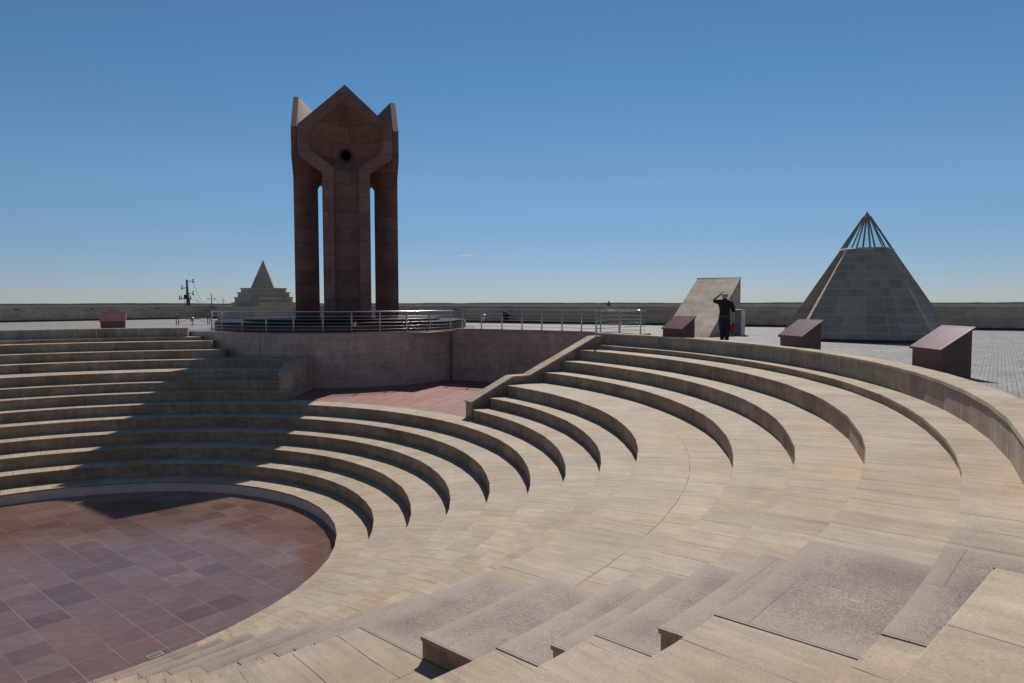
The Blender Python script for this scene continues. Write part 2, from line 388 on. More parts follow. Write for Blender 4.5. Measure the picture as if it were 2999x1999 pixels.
def dup(root, loc, rz=0, label=None, scale=None):
    r = root.copy(); C.objects.link(r); r.location = loc; r.rotation_euler = (0, 0, rz)
    if label: r['label'] = label
    if scale: r.scale = scale
    for ch in list(root.children):
        c = ch.copy(); C.objects.link(c); c.parent = r
        for g in list(ch.children):
            d = g.copy(); C.objects.link(d); d.parent = c
    return r

# ------------------------------------------------------------------ key dimensions (terrace level is z = 0, the plaza paving lies 10 cm lower)
GP = -0.1
CX, CY = -12.25, 17.106
RR = [20.088, 19.624, 18.706, 17.827, 16.904, 15.121, 14.341, 13.536, 12.697, 11.685, 10.663, 9.626, 8.618, 7.621]
ZZ = [-1.25, -1.725, -1.899, -2.306, -2.707, -3.1, -3.513, -3.882, -4.278, -4.686, -5.117, -5.534, -5.958, -6.379, -6.744]
ZZ = [z + 1.4 for z in ZZ]
def pol(r, th, z=0): return (CX + r * math.cos(th), CY + r * math.sin(th), z)
MX, MY = -10.115, 42.994           # monument centre
DX, DY = -10.30, 42.95             # terrace disc centre
TR = 7.97

def ring(mb, prof, t0, t1, step=R(3.75), mis=None, uref=None, vfun=None, caps=True, jit=0):
    """sweep an (r,z) profile round the amphitheatre centre, UV in metres"""
    n = max(1, round((t1 - t0) / step))
    if caps and len(prof) > 4: vreset = len(prof) - 2
    else: vreset = None
    ur = uref or prof[0][0]
    L = [0]
    for i in range(1, len(prof)): L.append(L[-1] + math.hypot(prof[i][0] - prof[i - 1][0], prof[i][1] - prof[i - 1][1]))
    if jit:
        n = max(1, round((t1 - t0) * ur / .93)); rj = random.Random(round(ur * 100) + round(t0 * 10))
        J = [rj.uniform(-jit, jit) for _ in range(n + 1)]; full_ = t1 - t0 > 2 * PI - .01
        if full_: J[-1] = J[0]
        JZ = [rj.uniform(-.004, .003) for _ in range(n + 1)]
        if full_: JZ[-1] = JZ[0]
    else: J = [0] * (n + 1); JZ = J
    if vreset: L[-2] = 0.04; L[-1] = .04 + abs(prof[-1][0] - prof[-2][0])
    for j in range(n):
        a, b = t0 + (t1 - t0) * j / n, t0 + (t1 - t0) * (j + 1) / n
        for i in range(len(prof) - 1):
            (r1, z1), (r2, z2) = prof[i], prof[i + 1]
            k1 = jit and i < len(prof) - 1; k2 = jit and i + 1 < len(prof) - 1
            q1, q2 = (1 if k1 else 0), (1 if k2 else 0)
            mb.face([pol(r1 + J[j] * q1, a, z1 + JZ[j] * q1), pol(r1 + J[j + 1] * q1, b, z1 + JZ[j + 1] * q1), pol(r2 + J[j + 1] * q2, b, z2 + JZ[j + 1] * q2), pol(r2 + J[j] * q2, a, z2 + JZ[j] * q2)][::-1],
                    [(ur * a, L[i]), (ur * b, L[i]), (ur * b, L[i + 1]), (ur * a, L[i + 1])][::-1], mis[i] if mis else 0)
    if caps and t1 - t0 < 2 * PI - .01:
        for t, rev in ((t0, False), (t1, True)):
            P = [pol(r, t, z) for r, z in prof]; U = [(r, z) for r, z in prof]
            P += [pol(prof[-1][0], t, prof[0][1])]; U += [(prof[-1][0], prof[0][1])]
            if rev: P.reverse(); U.reverse()
            mb.face(P, U, 1)

# ------------------------------------------------------------------ amphitheatre seating
T_R = R(37.0)        # where the seats stop at the right cheek wall
amph = thing('amphitheatre', 'round open-air amphitheatre of beige sandstone tiers stepping down to a sunken red stage', 'amphitheatre', (CX, CY, ZZ[14]))
AOFF = Vector((CX, CY, ZZ[14]))
def child(o, par=None):          # keep world placement under an Empty that is only translated
    par = par or amph
    o.parent = par; o.matrix_parent_inverse = par.matrix_basis.inverted() if par.matrix_basis else Matrix.Identity(4)
    return o
amph.matrix_basis = Matrix.Translation(AOFF)
END = {1: 101.8, 2: 99.6, 3: 97.3}
for k in range(1, 14):
    z, zn = ZZ[k], ZZ[k + 1]
    r = RR[k]; ro = RR[k - 1] + .12
    mb = MB()
    if k == 13:
        prof = [(r + .035, zn - .15), (r + .035, z - .05), (r - .0, z - .05), (r, z - .01), (r + .01, z), (ro, z)]
        mis = [2, 1, 1, 0, 0]
    else:
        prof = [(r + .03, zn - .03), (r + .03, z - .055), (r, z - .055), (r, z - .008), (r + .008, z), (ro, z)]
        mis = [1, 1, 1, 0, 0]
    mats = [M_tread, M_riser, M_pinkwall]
    if k >= 8:
        if k == 8: prof[-1] = (13.77, z)
        ring(mb, prof, 0, 2 * PI, mis=mis, uref=r, jit=.012)
        if k == 8:   # the rest of tread 8 under tier 7 (left and right blocks) runs on outwards
            ring(mb, [(13.77, z), (14.4, z)], R(37.0) - 2 * PI + R(83.0 - 0), R(37.0), mis=[0], uref=r, caps=False) if False else None
    elif k in (7, 6, 5, 4):
        # left end stops at the left cheek wall (x = -10.43)
        tl = math.acos((-10.2 - CX) / r)
        if k == 7: tl = math.acos((-9.93 - CX) / r)
        if k == 4:
            ring(mb, prof[:-1] + [(18.6, z)], tl, R(100), mis=mis, uref=r, jit=.012)      # ledge in front of the terrace wall
            ring(mb, prof, R(100), T_R + 2 * PI, mis=mis, uref=r, jit=.012)
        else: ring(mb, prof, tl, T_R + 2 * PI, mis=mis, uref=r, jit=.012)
    else:
        te = R(END[k])
        if k == 3:
            ring(mb, prof[:-1] + [(20.4, z)], te, R(101), mis=mis, uref=r, jit=.012)
            ring(mb, prof, R(101), T_R + 2 * PI, mis=mis, uref=r, jit=.012)
        else:
            ring(mb, prof[:-1] + [(21.5, z)], te, te + R(5), mis=mis, uref=r, jit=.012)
            ring(mb, prof, te + R(5), T_R + 2 * PI, mis=mis, uref=r, jit=.012)
    child(mb.obj('seating_tier', mats))

# rim parapet: right of the stairs round to the cheek wall, and left part
def rim(t0, t1, label):
    z = ZZ[0]; mb = MB()
    ring(mb, [(RR[0] + .03, ZZ[1] - .03), (RR[0] + .03, z - .07)], t0, t1, uref=20, mis=[0], caps=False)
    P = [(RR[0] + .03, z - .07)]
    wall = MB(); ring(wall, [(RR[0] + .03, ZZ[1] - .03), (RR[0] + .03, z - .072), (20.5, z - .072), (20.5, -.5)], t0, t1, uref=20, mis=[0, 0, 0], caps=False)
    for t, rev in ((t0, 0), (t1, 1)):
        q = [pol(RR[0] + .03, t, ZZ[1] - .03), pol(20.5, t, ZZ[1] - .03), pol(20.5, t, z - .072), pol(RR[0] + .03, t, z - .072)]
        if rev: q.reverse()
        wall.face(q)
    o = thing('parapet_wall', label, 'parapet', pol(20.3, (t0 + t1) / 2, 0))
    o.matrix_basis = Matrix.Translation(Vector(pol(20.3, (t0 + t1) / 2, 0)))
    child(wall.obj('wall', [M_rimwall]), o)
    cop = MB(); ring(cop, [(20.05 + .04, z - .07), (RR[0], z - .07), (RR[0], z - .012), (RR[0] + .012, z), (20.54, z), (20.55, z - .012), (20.55, z - .07)], t0, t1, uref=20, mis=[0] * 6, caps=False)
    for t, rev in ((t0, 0), (t1, 1)):
        q = [pol(RR[0], t, z - .07), pol(20.55, t, z - .07), pol(20.55, t, z), pol(RR[0], t, z)]
        if rev: q.reverse()
        cop.face(q)
    child(cop.obj('coping', [M_coping]), o)
    return o
rim(R(-35.9), R(38.6), 'curved beige parapet round the top of the right-hand seating, kiosks standing behind it')
rim(R(103.9), R(316.3), 'curved beige parapet from the left seating round to the pale slab in the bottom right corner')

# ------------------------------------------------------------------ granite stairs
AX = R(-41.2)
ax, ay = math.cos(AX), math.sin(AX)
def st(l, s, z): return (CX + ax * l - ay * s, CY + ay * l + ax * s, z)      # l along the axis, s sideways (+ = far side)
HW = .875
def ldist(r, s): return math.sqrt(max(r * r - s * s, 0))
def step_mb(r0, r1, z0, z1, slab=.035, front=.012):
    """stair block with a granite slab on a beige core"""
    core, top = MB(), MB()
    n = 6; S = [-HW + 2 * HW * i / n for i in range(n + 1)]
    for mbx, a, za, zb, hw in ((core, r0 + front, z0, z1 - slab, HW - .012), (top, r0 - 0.0, z1 - slab, z1, HW)):
        Sx = [-hw + 2 * hw * i / n for i in range(n + 1)]
        for i in range(n):
            s0, s1 = Sx[i], Sx[i + 1]
            A0, A1, B0, B1 = ldist(a, s0), ldist(a, s1), ldist(r1, s0), ldist(r1, s1)
            mbx.face([st(A0, s0, zb), st(B0, s0, zb), st(B1, s1, zb), st(A1, s1, zb)], [(s0, 0), (s0, B0 - A0), (s1, B1 - A1), (s1, 0)])
            mbx.face([st(A0, s0, za), st(A0, s0, zb), st(A1, s1, zb), st(A1, s1, za)])
            if mbx is top: mbx.face([st(A0, s0, za), st(A1, s1, za), st(B1, s1, za), st(B0, s0, za)])
        for sgn in (-1, 1):
            s0 = sgn * hw; A, B = ldist(a, s0), ldist(r1, s0)
            q = [st(A, s0, za), st(B, s0, za), st(B, s0, zb), st(A, s0, zb)]
            if sgn > 0: q.reverse()
            mbx.face(q)
    return core, top
stair = thing('stone_staircase', 'radial staircase of pinkish speckled granite steps running down through the beige seating', 'staircase')
stair.matrix_basis = Matrix.Translation(Vector(st(14, 0, ZZ[7])))
for k in range(1, 14):
    zk = ZZ[k]
    half_z = (ZZ[k - 1] + ZZ[k]) / 2
    depth = .9 if k == 5 else .385
    if k == 1: r_out = 20.47
    else: r_out = RR[k - 1] + .02
    # granite paving on the tread
    c, t = step_mb(RR[k] - .006, r_out, zk - .05, zk + .006, slab=.03, front=.004)
    child(t.obj('tread_slab', [M_granite]), stair)
    # half-height step against the next riser
    if k <= 2:
        if k == 2: continue
        c, t = step_mb(20.45, 20.8, zk - .2, zk + .17)
    else:
        c, t = step_mb(RR[k - 1] - depth, r_out, zk + .012, half_z + .006)
    so = child(t.obj('step', [M_granite]), stair)
    co = c.obj('step_core', [M_riser]); co.parent = so; 
c, t = step_mb(20.8, 21.1, -.3, .0 + .004); child(t.obj('step', [M_granite]), stair)
# last half step on the stage floor
c, t = step_mb(RR[13] - .36, RR[13] + .03, ZZ[14], (ZZ[14] + ZZ[13]) / 2)
so = child(t.obj('step', [M_granite]), stair); co = c.obj('step_core', [M_riser]); co.parent = so

# ------------------------------------------------------------------ stage floor, brick plaza, terrace, plaza
mb = MB()
n = 96
mb.face([pol(RR[13] + .3, 2 * PI * i / n, ZZ[14]) for i in range(n)])
tag(mb.obj('stage_floor', [M_stage]), kind='structure')
mb = MB()
nn = 40
for i in range(nn):
    a, b = R(36.5) + R(62) * i / nn, R(36.5) + R(62) * (i + 1) / nn
    mb.face([pol(13.765, a, ZZ[8] + .004), pol(24.6, a, ZZ[8] + .004), pol(24.6, b, ZZ[8] + .004), pol(13.765, b, ZZ[8] + .004)])
tag(mb.obj('brick_pavement', [M_brick]), kind='structure')

# plaza (fan from the amphitheatre rim out to the perimeter wall line)
PER = [(-31.07, 72.43), (88.8, 1.4), (10.7, -80.0), (-80.2, 2.25)]
def ray_out(th):
    best = None; dx, dy = math.cos(th), math.sin(th)
    for i in range(4):
        (x0, y0), (x1, y1) = PER[i], PER[(i + 1) % 4]
        ex, ey = x1 - x0, y1 - y0
        den = dx * ey - dy * ex
        if abs(den) < 1e-9: continue
        t = ((x0 - CX) * ey - (y0 - CY) * ex) / den; u = ((x0 - CX) * dy - (y0 - CY) * dx) / den
        if t > 0 and -1e-6 <= u <= 1 + 1e-6: best = t if best is None else min(best, t)
    return best
angs = set([R(i) for i in range(0, 360, 2)])
for x, y in PER: angs.add(math.atan2(y - CY, x - CX) % (2 * PI))
for a in (38.69, 38.7, 67.3, 67.31): angs.add(R(a))
angs = sorted(angs)
plz, gnd = MB(), MB()
def rin(a): return 23.55 if R(38.695) < a < R(67.305) else 20.52
for i in range(len(angs)):
    a, b = angs[i], angs[(i + 1) % len(angs)] + (2 * PI if i == len(angs) - 1 else 0)
    mid = (a + b) / 2; ri = rin(mid % (2 * PI))
    if R(-44.0) % (2 * PI) < mid % (2 * PI) < R(-36.0) % (2 * PI): ri = 21.0
    A, B = ray_out(a) + .3, ray_out(b) + .3
    plz.face([pol(ri, a, GP), pol(A, a, GP), pol(B, b, GP), pol(ri, b, GP)])
    pr = [A - .05, A + 25, A + 150, 900, 2500, 7000, 25000]; pr2 = [B - .05, B + 25, B + 150, 900, 2500, 7000, 25000]
    for j in range(len(pr) - 1):
        zz = [-3.6, -5.0, -5.0, -5.0, -5.0, -5.0, -5.0]
        gnd.face([pol(pr[j], a, zz[j]), pol(pr[j + 1], a, zz[j + 1]), pol(pr2[j + 1], b, zz[j + 1]), pol(pr2[j], b, zz[j])])
tag(plz.obj('plaza_pavement', [M_paver]), kind='structure')
def make_plain():
    m, nt, b = mat('dry_steppe'); obj = coordn(nt, 'obj')
    a = noise(nt, obj, .004, 6, .65); c = noise(nt, obj, .05, 5, .6)
    x = mixc(nt, maprange(nt, a, .35, .65, 0, 1), (.042, .03, .024), (.085, .06, .045))
    x = mixc(nt, maprange(nt, c, .5, .7, 0, .6), x, (.07, .075, .04))
    nt.links.new(x, b.inputs['Base Color']); b.inputs['Roughness'].default_value = 1; b.inputs['Specular IOR Level'].default_value = 0.05
    return m
tag(gnd.obj('steppe_ground', [make_plain()]), kind='structure')

# monument terrace: red stone drum with a polished floor
drum = thing('terrace_wall', 'curved retaining wall of pinkish stone blocks under the monument terrace', 'retaining wall', (DX, DY, ZZ[8]))
drum.matrix_basis = Matrix.Translation(Vector((DX, DY, ZZ[8])))
mb = MB(); NS = 72
for j in range(NS):
    a, b = -PI + 2 * PI * j / NS, -PI + 2 * PI * (j + 1) / NS
    P = lambda r, t, z: (DX + r * math.cos(t), DY + r * math.sin(t), z)
    mb.face([P(TR, a, ZZ[8] - .1), P(TR, b, ZZ[8] - .1), P(TR, b, -.11), P(TR, a, -.11)], [(TR * a, 0), (TR * b, 0), (TR * b, 2.77), (TR * a, 2.77)])
child(mb.obj('wall', [M_discwall]), drum)
mb = MB(); mb.lathe((DX, DY, 0), [(TR - .1, -.11), (TR + .03, -.11), (TR + .03, -.068), (TR + .02, -.06), (0.001, -.06)], NS, smooth=False)
child(mb.obj('terrace_floor', [M_redfloor]), drum)
ext = [(-10.6, 34.98), (-12.85, 35.37), (-13.9, 35.74), (-15.2, 36.2), (-16.4, 36.85), (-17.2, 37.2), (-18.5, 38.8), (-18.2, 43.5), (-10.6, 43.5)]
mb = MB()
mb.face([(x, y, -.0635) for x, y in ext][::-1])
child(mb.obj('terrace_floor', [M_redfloor]), drum)
mb = MB(); uu = 0
for (xa, ya), (xb, yb) in zip(ext[1:7], ext[2:8]):
    w_ = math.hypot(xb - xa, yb - ya)
    mb.face([(xa, ya, -3.0), (xb, yb, -3.0), (xb, yb, -.066), (xa, ya, -.066)], [(uu, -3.0), (uu + w_, -3.0), (uu + w_, -.066), (uu, -.066)]); uu += w_
child(mb.obj('wall', [M_discwall]), drum)
mb = MB()
# wing wall concentric with the seating
wing = thing('wing_wall', 'dark reddish retaining wall with a pale coping behind the brick landing', 'retaining wall', pol(23.4, R(53), ZZ[8]))
wing.matrix_basis = Matrix.Translation(Vector(pol(23.4, R(53), ZZ[8])))
ring(mb, [(23.4, ZZ[8] - .1), (23.4, -.04)], R(38.5), R(67.6), uref=23.4, caps=False)
q = [pol(19.7, R(38.9), ZZ[8] - .1), pol(23.5, R(38.9), ZZ[8] - .1), pol(23.5, R(38.9), -.04), pol(19.7, R(38.9), -.04)]
mb.face(q[::-1], [(0, 0), (3.8, 0), (3.8, 2.83), (0, 2.83)][::-1])
child(mb.obj('wall', [M_redwall]), wing)
mb = MB(); ring(mb, [(23.36, -.04), (23.36, .012), (23.37, .02), (23.8, .02), (23.8, -.2)], R(38.5), R(67.0), uref=23.4, mis=[0] * 4, caps=False)
ring(mb, [(20.5, .018), (23.36, .018)], R(38.5), R(39.3), uref=23.4, mis=[0], caps=False)
child(mb.obj('coping', [M_coping]), wing)

# right cheek wall
A0 = Vector((-1.47, 25.65)); dv = Vector((.8393, .54367)); nv = Vector((-dv.y, dv.x))
def ck(t, o, z): p = A0 + dv * t + nv * o; return (p.x, p.y, z)
prof = [(-.05, -2.24), (1.78, -1.39), (2.56, -1.39), (5.87, .03), (6.75, .055)]
cheek = thing('cheek_wall', 'sloping beige cheek wall with a cranked coping beside the right-hand seats', 'cheek wall', ck(0, .25, ZZ[8]))
cheek.matrix_basis = Matrix.Translation(Vector(ck(0, .25, ZZ[8])))
mb = MB()
for s, o in ((0, 0), (1, .47)):
    pts = [ck(t, o, z - .05) for t, z in prof] + [ck(6.75, o, -3.1), ck(-.02, o, -3.1)]
    pts[0] = ck(-.02, o, prof[0][1] - .05)
    # split into quads so that the concave outline fills properly
    for (t0, z0), (t1, z1) in zip(prof[:-1], prof[1:]):
        t0 = max(t0, -.02)
        q = [ck(t0, o, -3.1), ck(t1, o, -3.1), ck(t1, o, z1 - .05), ck(t0, o, z0 - .05)]
        if s: q.reverse()
        mb.face(q, [(t0, -3.1), (t1, -3.1), (t1, z1), (t0, z0)] if not s else [(t0, z0), (t1, z1), (t1, -3.1), (t0, -3.1)])
mb.face([ck(-.02, .47, -3.1), ck(-.02, 0, -3.1), ck(-.02, 0, -2.29), ck(-.02, .47, -2.29)])
child(mb.obj('wall', [M_riser]), cheek)
mb = MB()
pp = [(-.06, prof[0][1])] + prof[1:]
for (t0, z0), (t1, z1) in zip(pp[:-1], pp[1:]):
    L = math.hypot(t1 - t0, z1 - z0)
    mb.face([ck(t0, -.03, z0), ck(t1, -.03, z1), ck(t1, .5, z1), ck(t0, .5, z0)], [(t0, 0), (t1, 0), (t1, .5), (t0, .5)])
    mb.face([ck(t0, -.03, z0 - .055), ck(t1, -.03, z1 - .055), ck(t1, -.03, z1), ck(t0, -.03, z0)])
    mb.face([ck(t0, .5, z0), ck(t1, .5, z1), ck(t1, .5, z1 - .055), ck(t0, .5, z0 - .055)])
    mb.face([ck(t0, .5, z0 - .055), ck(t1, .5, z1 - .055), ck(t1, -.03, z1 - .055), ck(t0, -.03, z0 - .055)])
mb.face([ck(-.06, -.03, pp[0][1] - .055), ck(-.06, -.03, pp[0][1]), ck(-.06, .5, pp[0][1]), ck(-.06, .5, pp[0][1] - .055)][::-1])
child(mb.obj('coping', [M_coping]), cheek)

# left cheek wall
cheek2 = thing('cheek_wall', 'short beige cheek wall with a sloping top at the left end of the brick landing', 'cheek wall', (-10.2, 33, ZZ[8]))
cheek2.matrix_basis = Matrix.Translation(Vector((-10.2, 33, ZZ[8])))
mb = MB(); x0, x1 = -10.42, -9.98
pf = [(31.0, -1.74), (32.0, -1.3), (35.1, -1.3)]
for x, rev in ((x0, 1), (x1, 0)):
    for (ya, za), (yb, zb) in zip(pf[:-1], pf[1:]):
        q = [(x, ya, -3.0), (x, yb, -3.0), (x, yb, zb), (x, ya, za)]
        if rev: q.reverse()
        mb.face(q)
mb.face([(x0, 31.0, -3.0), (x1, 31.0, -3.0), (x1, 31.0, -1.74), (x0, 31.0, -1.74)])
child(mb.obj('wall', [M_redwall]), cheek2)
mb = MB()
for (ya, za), (yb, zb) in zip([(30.96, -1.758)] + pf[1:-1], pf[1:]):
    mb.face([(x0 - .03, ya, za + .05), (x1 + .03, ya, za + .05), (x1 + .03, yb, zb + .05), (x0 - .03, yb, zb + .05)])
    mb.face([(x1 + .03, ya, za), (x1 + .03, yb, zb), (x1 + .03, yb, zb + .05), (x1 + .03, ya, za + .05)])
    mb.face([(x0 - .03, ya, za + .05), (x0 - .03, yb, zb + .05), (x0 - .03, yb, zb), (x0 - .03, ya, za)])
mb.face([(x0 - .03, 30.96, -1.758), (x1 + .03, 30.96, -1.758), (x1 + .03, 30.96, -1.708), (x0 - .03, 30.96, -1.708)])
child(mb.obj('coping', [M_coping]), cheek2)

# perimeter wall in two long runs
def perim(A, B, label):
    A, B = Vector(A), Vector(B); d = (B - A); L = d.length; H0 = GP; d.normalize(); n = Vector((-d.y, d.x))
    c = Vector((CX, CY)) - A
    if n.dot(c) < 0: n = -n         # n points into the plaza
    o = thing('perimeter_wall', label, 'wall', (A.x, A.y, H0)); o.matrix_basis = Matrix.Translation(Vector((A.x, A.y, H0)))
    def P(t, s, z): q = A + d * t + n * s; return (q.x, q.y, z + H0)
    mb = MB(); N_ = int(L // 10)
    for i in range(N_):
        a, b = L * i / N_, L * (i + 1) / N_
        u = lambda t, z: (t, z)
        mb.face([P(a, 0, 0), P(b, 0, 0), P(b, 0, 1.22), P(a, 0, 1.22)], [(a, 0.05), (b, .05), (b, 1.22), (a, 1.22)])
        mb.face([P(a, -.5, -5.2), P(b, -.5, -5.2), P(b, -.5, 1.22), P(a, -.5, 1.22)], [(a, -5.2), (b, -5.2), (b, 1.22), (a, 1.22)])
    child(mb.obj('wall', [M_perim]), o)
    mb = MB()
    for i in range(N_):
        a, b = L * i / N_, L * (i + 1) / N_
        mb.face([P(a, .04, 1.22), P(b, .04, 1.22), P(b, .04, 1.30), P(a, .04, 1.30)])
        mb.face([P(a, .04, 1.30), P(b, .04, 1.30), P(b, -.54, 1.30), P(a, -.54, 1.30)])
        mb.face([P(a, -.54, 1.30), P(b, -.54, 1.30), P(b, -.54, 1.22), P(a, -.54, 1.22)])
        mb.face([P(a, .04, 1.22), P(b, .04, 1.22), P(b, -.0, 1.22), P(a, 0, 1.22)])
    child(mb.obj('coping', [M_perim]), o)
    mb = MB()
    mb.face([P(0, .02, 0), P(L, .02, 0), P(L, .02, .13), P(0, .02, .13)]); mb.face([P(0, .02, .13), P(L, .02, .13), P(L, -.0, .13), P(0, 0, .13)])
    child(mb.obj('plinth', [M_plinth]), o)
    return A, d, n
w1 = perim((-31.07, 72.43), (-80.2, 2.25), 'long low stone wall along the far left edge of the plaza')
w2 = perim((-31.07, 72.43), (88.8, 1.4), 'long low stone wall running behind the monument and across the right background')
# recessed lights in the perimeter wall
def wall_light(cat, label, W, H, frame, parent=None, group=None):
    t = thing('wall_light', label, cat, group=group)
    mb = MB(); f = .03
    mb.box(-W / 2, W / 2, -.02, 0.01, -H / 2, -H / 2 + f); mb.box(-W / 2, W / 2, -.02, 0.01, H / 2 - f, H / 2)
    mb.box(-W / 2, -W / 2 + f, -.02, .01, -H / 2 + f, H / 2 - f); mb.box(W / 2 - f, W / 2, -.02, .01, -H / 2 + f, H / 2 - f)
    mb.obj('frame', [frame], t)
    mb = MB(); mb.box(-W / 2 + f, W / 2 - f, -.006, .008, -H / 2 + f, H / 2 - f); mb.obj('lens', [M_lamp], t)
    return t
first = None
where = {0: ['nearest the left edge of the photo', 'left of the red kiosk', 'above the left end of the bench'], 1: ['just right of the monument', 'above the crouching figure', 'behind the middle of the railing', 'behind the right end of the railing']}
for wi, ((A, d, n), ts) in enumerate(((w1, (17.65, 11.76, 5.84)), (w2, (30.63, 35.9, 41.0, 46.7)))):
    for j, t in enumerate(ts):
        p = A + d * t + n * .0
        rz = math.atan2(n.y, n.x) + PI / 2
        wh = where[wi][(len(ts) - 1 - j) if False else j]
        lab = 'small dark rectangular light set in the low wall, ' + where[wi][j]
        if first is None:
            first = wall_light('wall light', lab, .5, .15, M_white, group='lights set in the perimeter wall'); first.location = (p.x, p.y, .94); first.rotation_euler = (0, 0, rz)
        else: dup(first, (p.x, p.y, .94), rz, lab)
# lights low on the pink stage wall
first = None
pos = [127.8, 114.4, 101.1, 87.9, 74.7, 61.6, 48.1, 34.9, 21.8]
nm = ['leftmost, near the left edge of the photo', 'second from the left', 'third from the left by the shadow', 'fourth from the left, over the deepest shadow',
      'fifth from the left, over the shadow point', 'sixth from the left', 'seventh from the left, past the shadow', 'eighth from the left, where the wall turns', 'last one at the far right bend']
for a, s in zip(pos, nm):
    p = pol(RR[13] + .032, R(a), ZZ[14] + .2); lab = 'tiny square light in the pink stage wall, ' + s
    rz = R(a) - PI / 2 + PI * 0
    if first is None:
        first = wall_light('wall light', lab, .11, .055, M_white, group='lights in the stage wall'); first.scale = (1, 1, 1); first.location = p; first.rotation_euler = (0, 0, rz)
    else: dup(first, p, rz, lab)

# drain grate on the stage floor by the stairs
gr = thing('drain_grate', 'small slotted metal drain grate sunk in the red stage floor', 'drain', (-6.86, 13.02, ZZ[14] + .004), R(49.8))
mb = MB(); mb.box(-.14, .14, -.09, .09, 0, .006); mb.obj('frame', [M_grate], gr)
mb = MB()
for i in range(8): mb.box(-.11 + i * .029, -.098 + i * .029, -.06, .06, .0065, .009)
mb.obj('slots', [M_dark], gr)

# ------------------------------------------------------------------ monument
def lerp(tab, z):
    if z <= tab[0][0]: return tab[0][1]
    for (a, p), (b, q) in zip(tab[:-1], tab[1:]):
        if z <= b: return p + (q - p) * (z - a) / (b - a)
    return tab[-1][1]
ZB = .56
Wt = [(0, 1.33), (8.81, 1.33), (9.72, 2.63), (11.4, 2.63), (13.744, .02)]
Dt = [(0, 1.33), (8.35, 1.33), (9.0, 1.75), (9.75, 2.55), (11.3, 2.6), (13.744, .305)]
Pt = [(0, 2.0), (9.5, 2.0), (10.4, 1.35), (13.7, 1.1)]
Wi = [(0, .71), (9.1, .71), (9.35, 1.0), (9.62, 1.38), (9.86, 1.72), (10.1, 1.97), (10.3, 2.07), (10.5, 2.12), (10.8, 2.1), (11.06, 1.99), (11.27, 1.85), (11.47, 1.66), (12.0, 1.1), (12.65, .4), (13.0, .001)]
Di = [(0, .62), (9.0, .62), (9.35, .95), (9.62, 1.3), (9.86, 1.6), (10.4, 1.72), (11.2, 1.62), (12.2, .95), (13.0, .12)]
Pi_ = [(0, 2.0), (10.0, 2.0), (10.8, 1.35), (11.3, 1.05), (13.0, 1.0)]
zs = sorted(set([ZB] + [ZB + .83 * i for i in range(1, 11)] + [a for a, _ in Wt[1:]] + [a for a, _ in Dt[1:]] + [a for a, _ in Wi[1:]] + [10.75, 11.7, 11.85, 12.3, 12.5, 12.8, 13.2, 13.45]))
zs = [z for z in zs if z >= ZB]
SLAB = .3
def section(W, D, p, z, clampd, nseg=20, slab=0):
    out = []
    D = max(D, slab + .002) - slab
    for i in range(nseg + 1):
        a = PI * i / nseg; c, s_ = math.cos(a), math.sin(a)
        x = W * math.copysign(abs(c) ** (2 / p), c); t = slab + D * abs(s_) ** (2 / p)
        lim = max(clampd - t, 0.0)
        x = max(-lim, min(lim, x))
        out.append((x, t, z))
    if slab: out = [(W, 0, z)] + out + [(-W, 0, z)]
    return out
petal_meshes = None
def build_petal():
    outer, inner = MB(), MB()
    for (za, zb) in zip(zs[:-1], zs[1:]):
        A = section(lerp(Wt, za), lerp(Dt, za), lerp(Pt, za), za, 2.985, slab=SLAB if za > 8.8 else .02); B = section(lerp(Wt, zb), lerp(Dt, zb), lerp(Pt, zb), zb, 2.985, slab=SLAB if zb > 8.8 else .02)
        sm = zb <= 9.0
        for i in range(22):
            q = [A[i], A[i + 1], B[i + 1], B[i]]
            u0, u1 = A[i][0] + A[i][1] * .3, A[i + 1][0] + A[i + 1][1] * .3
            outer.face(q[::-1], [(i * .21, za), ((i + 1) * .21, za), ((i + 1) * .21, zb), (i * .21, zb)][::-1], 0, True if sm else False)
        # front annulus
        wa, wb = lerp(Wt, za), lerp(Wt, zb)
        if za < 13.0:
            ia, ib = lerp(Wi, za), lerp(Wi, zb)
            for sgn in (-1, 1):
                q = [(sgn * ia, 0, za), (sgn * wa, 0, za), (sgn * wb, 0, zb), (sgn * ib, 0, zb)]
                u = [(p[0] + 7, p[2]) for p in q]
                if sgn < 0: q.reverse(); u.reverse()
                outer.face(q[::1], u)
            A = section(ia, lerp(Di, za), lerp(Pi_, za), za, 2.7, slab=.1); B = section(ib, lerp(Di, zb), lerp(Pi_, zb), zb, 2.7, slab=.1)
            for i in range(22):
                inner.face([A[i], A[i + 1], B[i + 1], B[i]], [(i * .17 + 3, za), ((i + 1) * .17 + 3, za), ((i + 1) * .17 + 3, zb), (i * .17 + 3, zb)], 0 if za > 9.2 else 1, zb < 10.9)
        else:
            q = [(-wa, 0, za), (wa, 0, za), (wb, 0, zb), (-wb, 0, zb)]
            outer.face(q, [(p[0] + 7, p[2]) for p in q])
    # bottom seal
    return outer, inner
mon = thing('monument', 'tall dark red stone monument of four pointed petals on fluted pillars', 'monument', (MX, MY, ZB))
mon.rotation_euler = (0, 0, math.atan2(-MY, -MX) + PI / 2)      # local -y faces the photographer's side
o_, i_ = build_petal()
mo, mi_ = o_.mesh('petal', [M_mon]), i_.mesh('bowl', [M_mon_in, M_mon])
hol = MB(); hol.lathe((0, 0, 0), [(.27, 0), (.25, .15), (.001, .16)], 24)
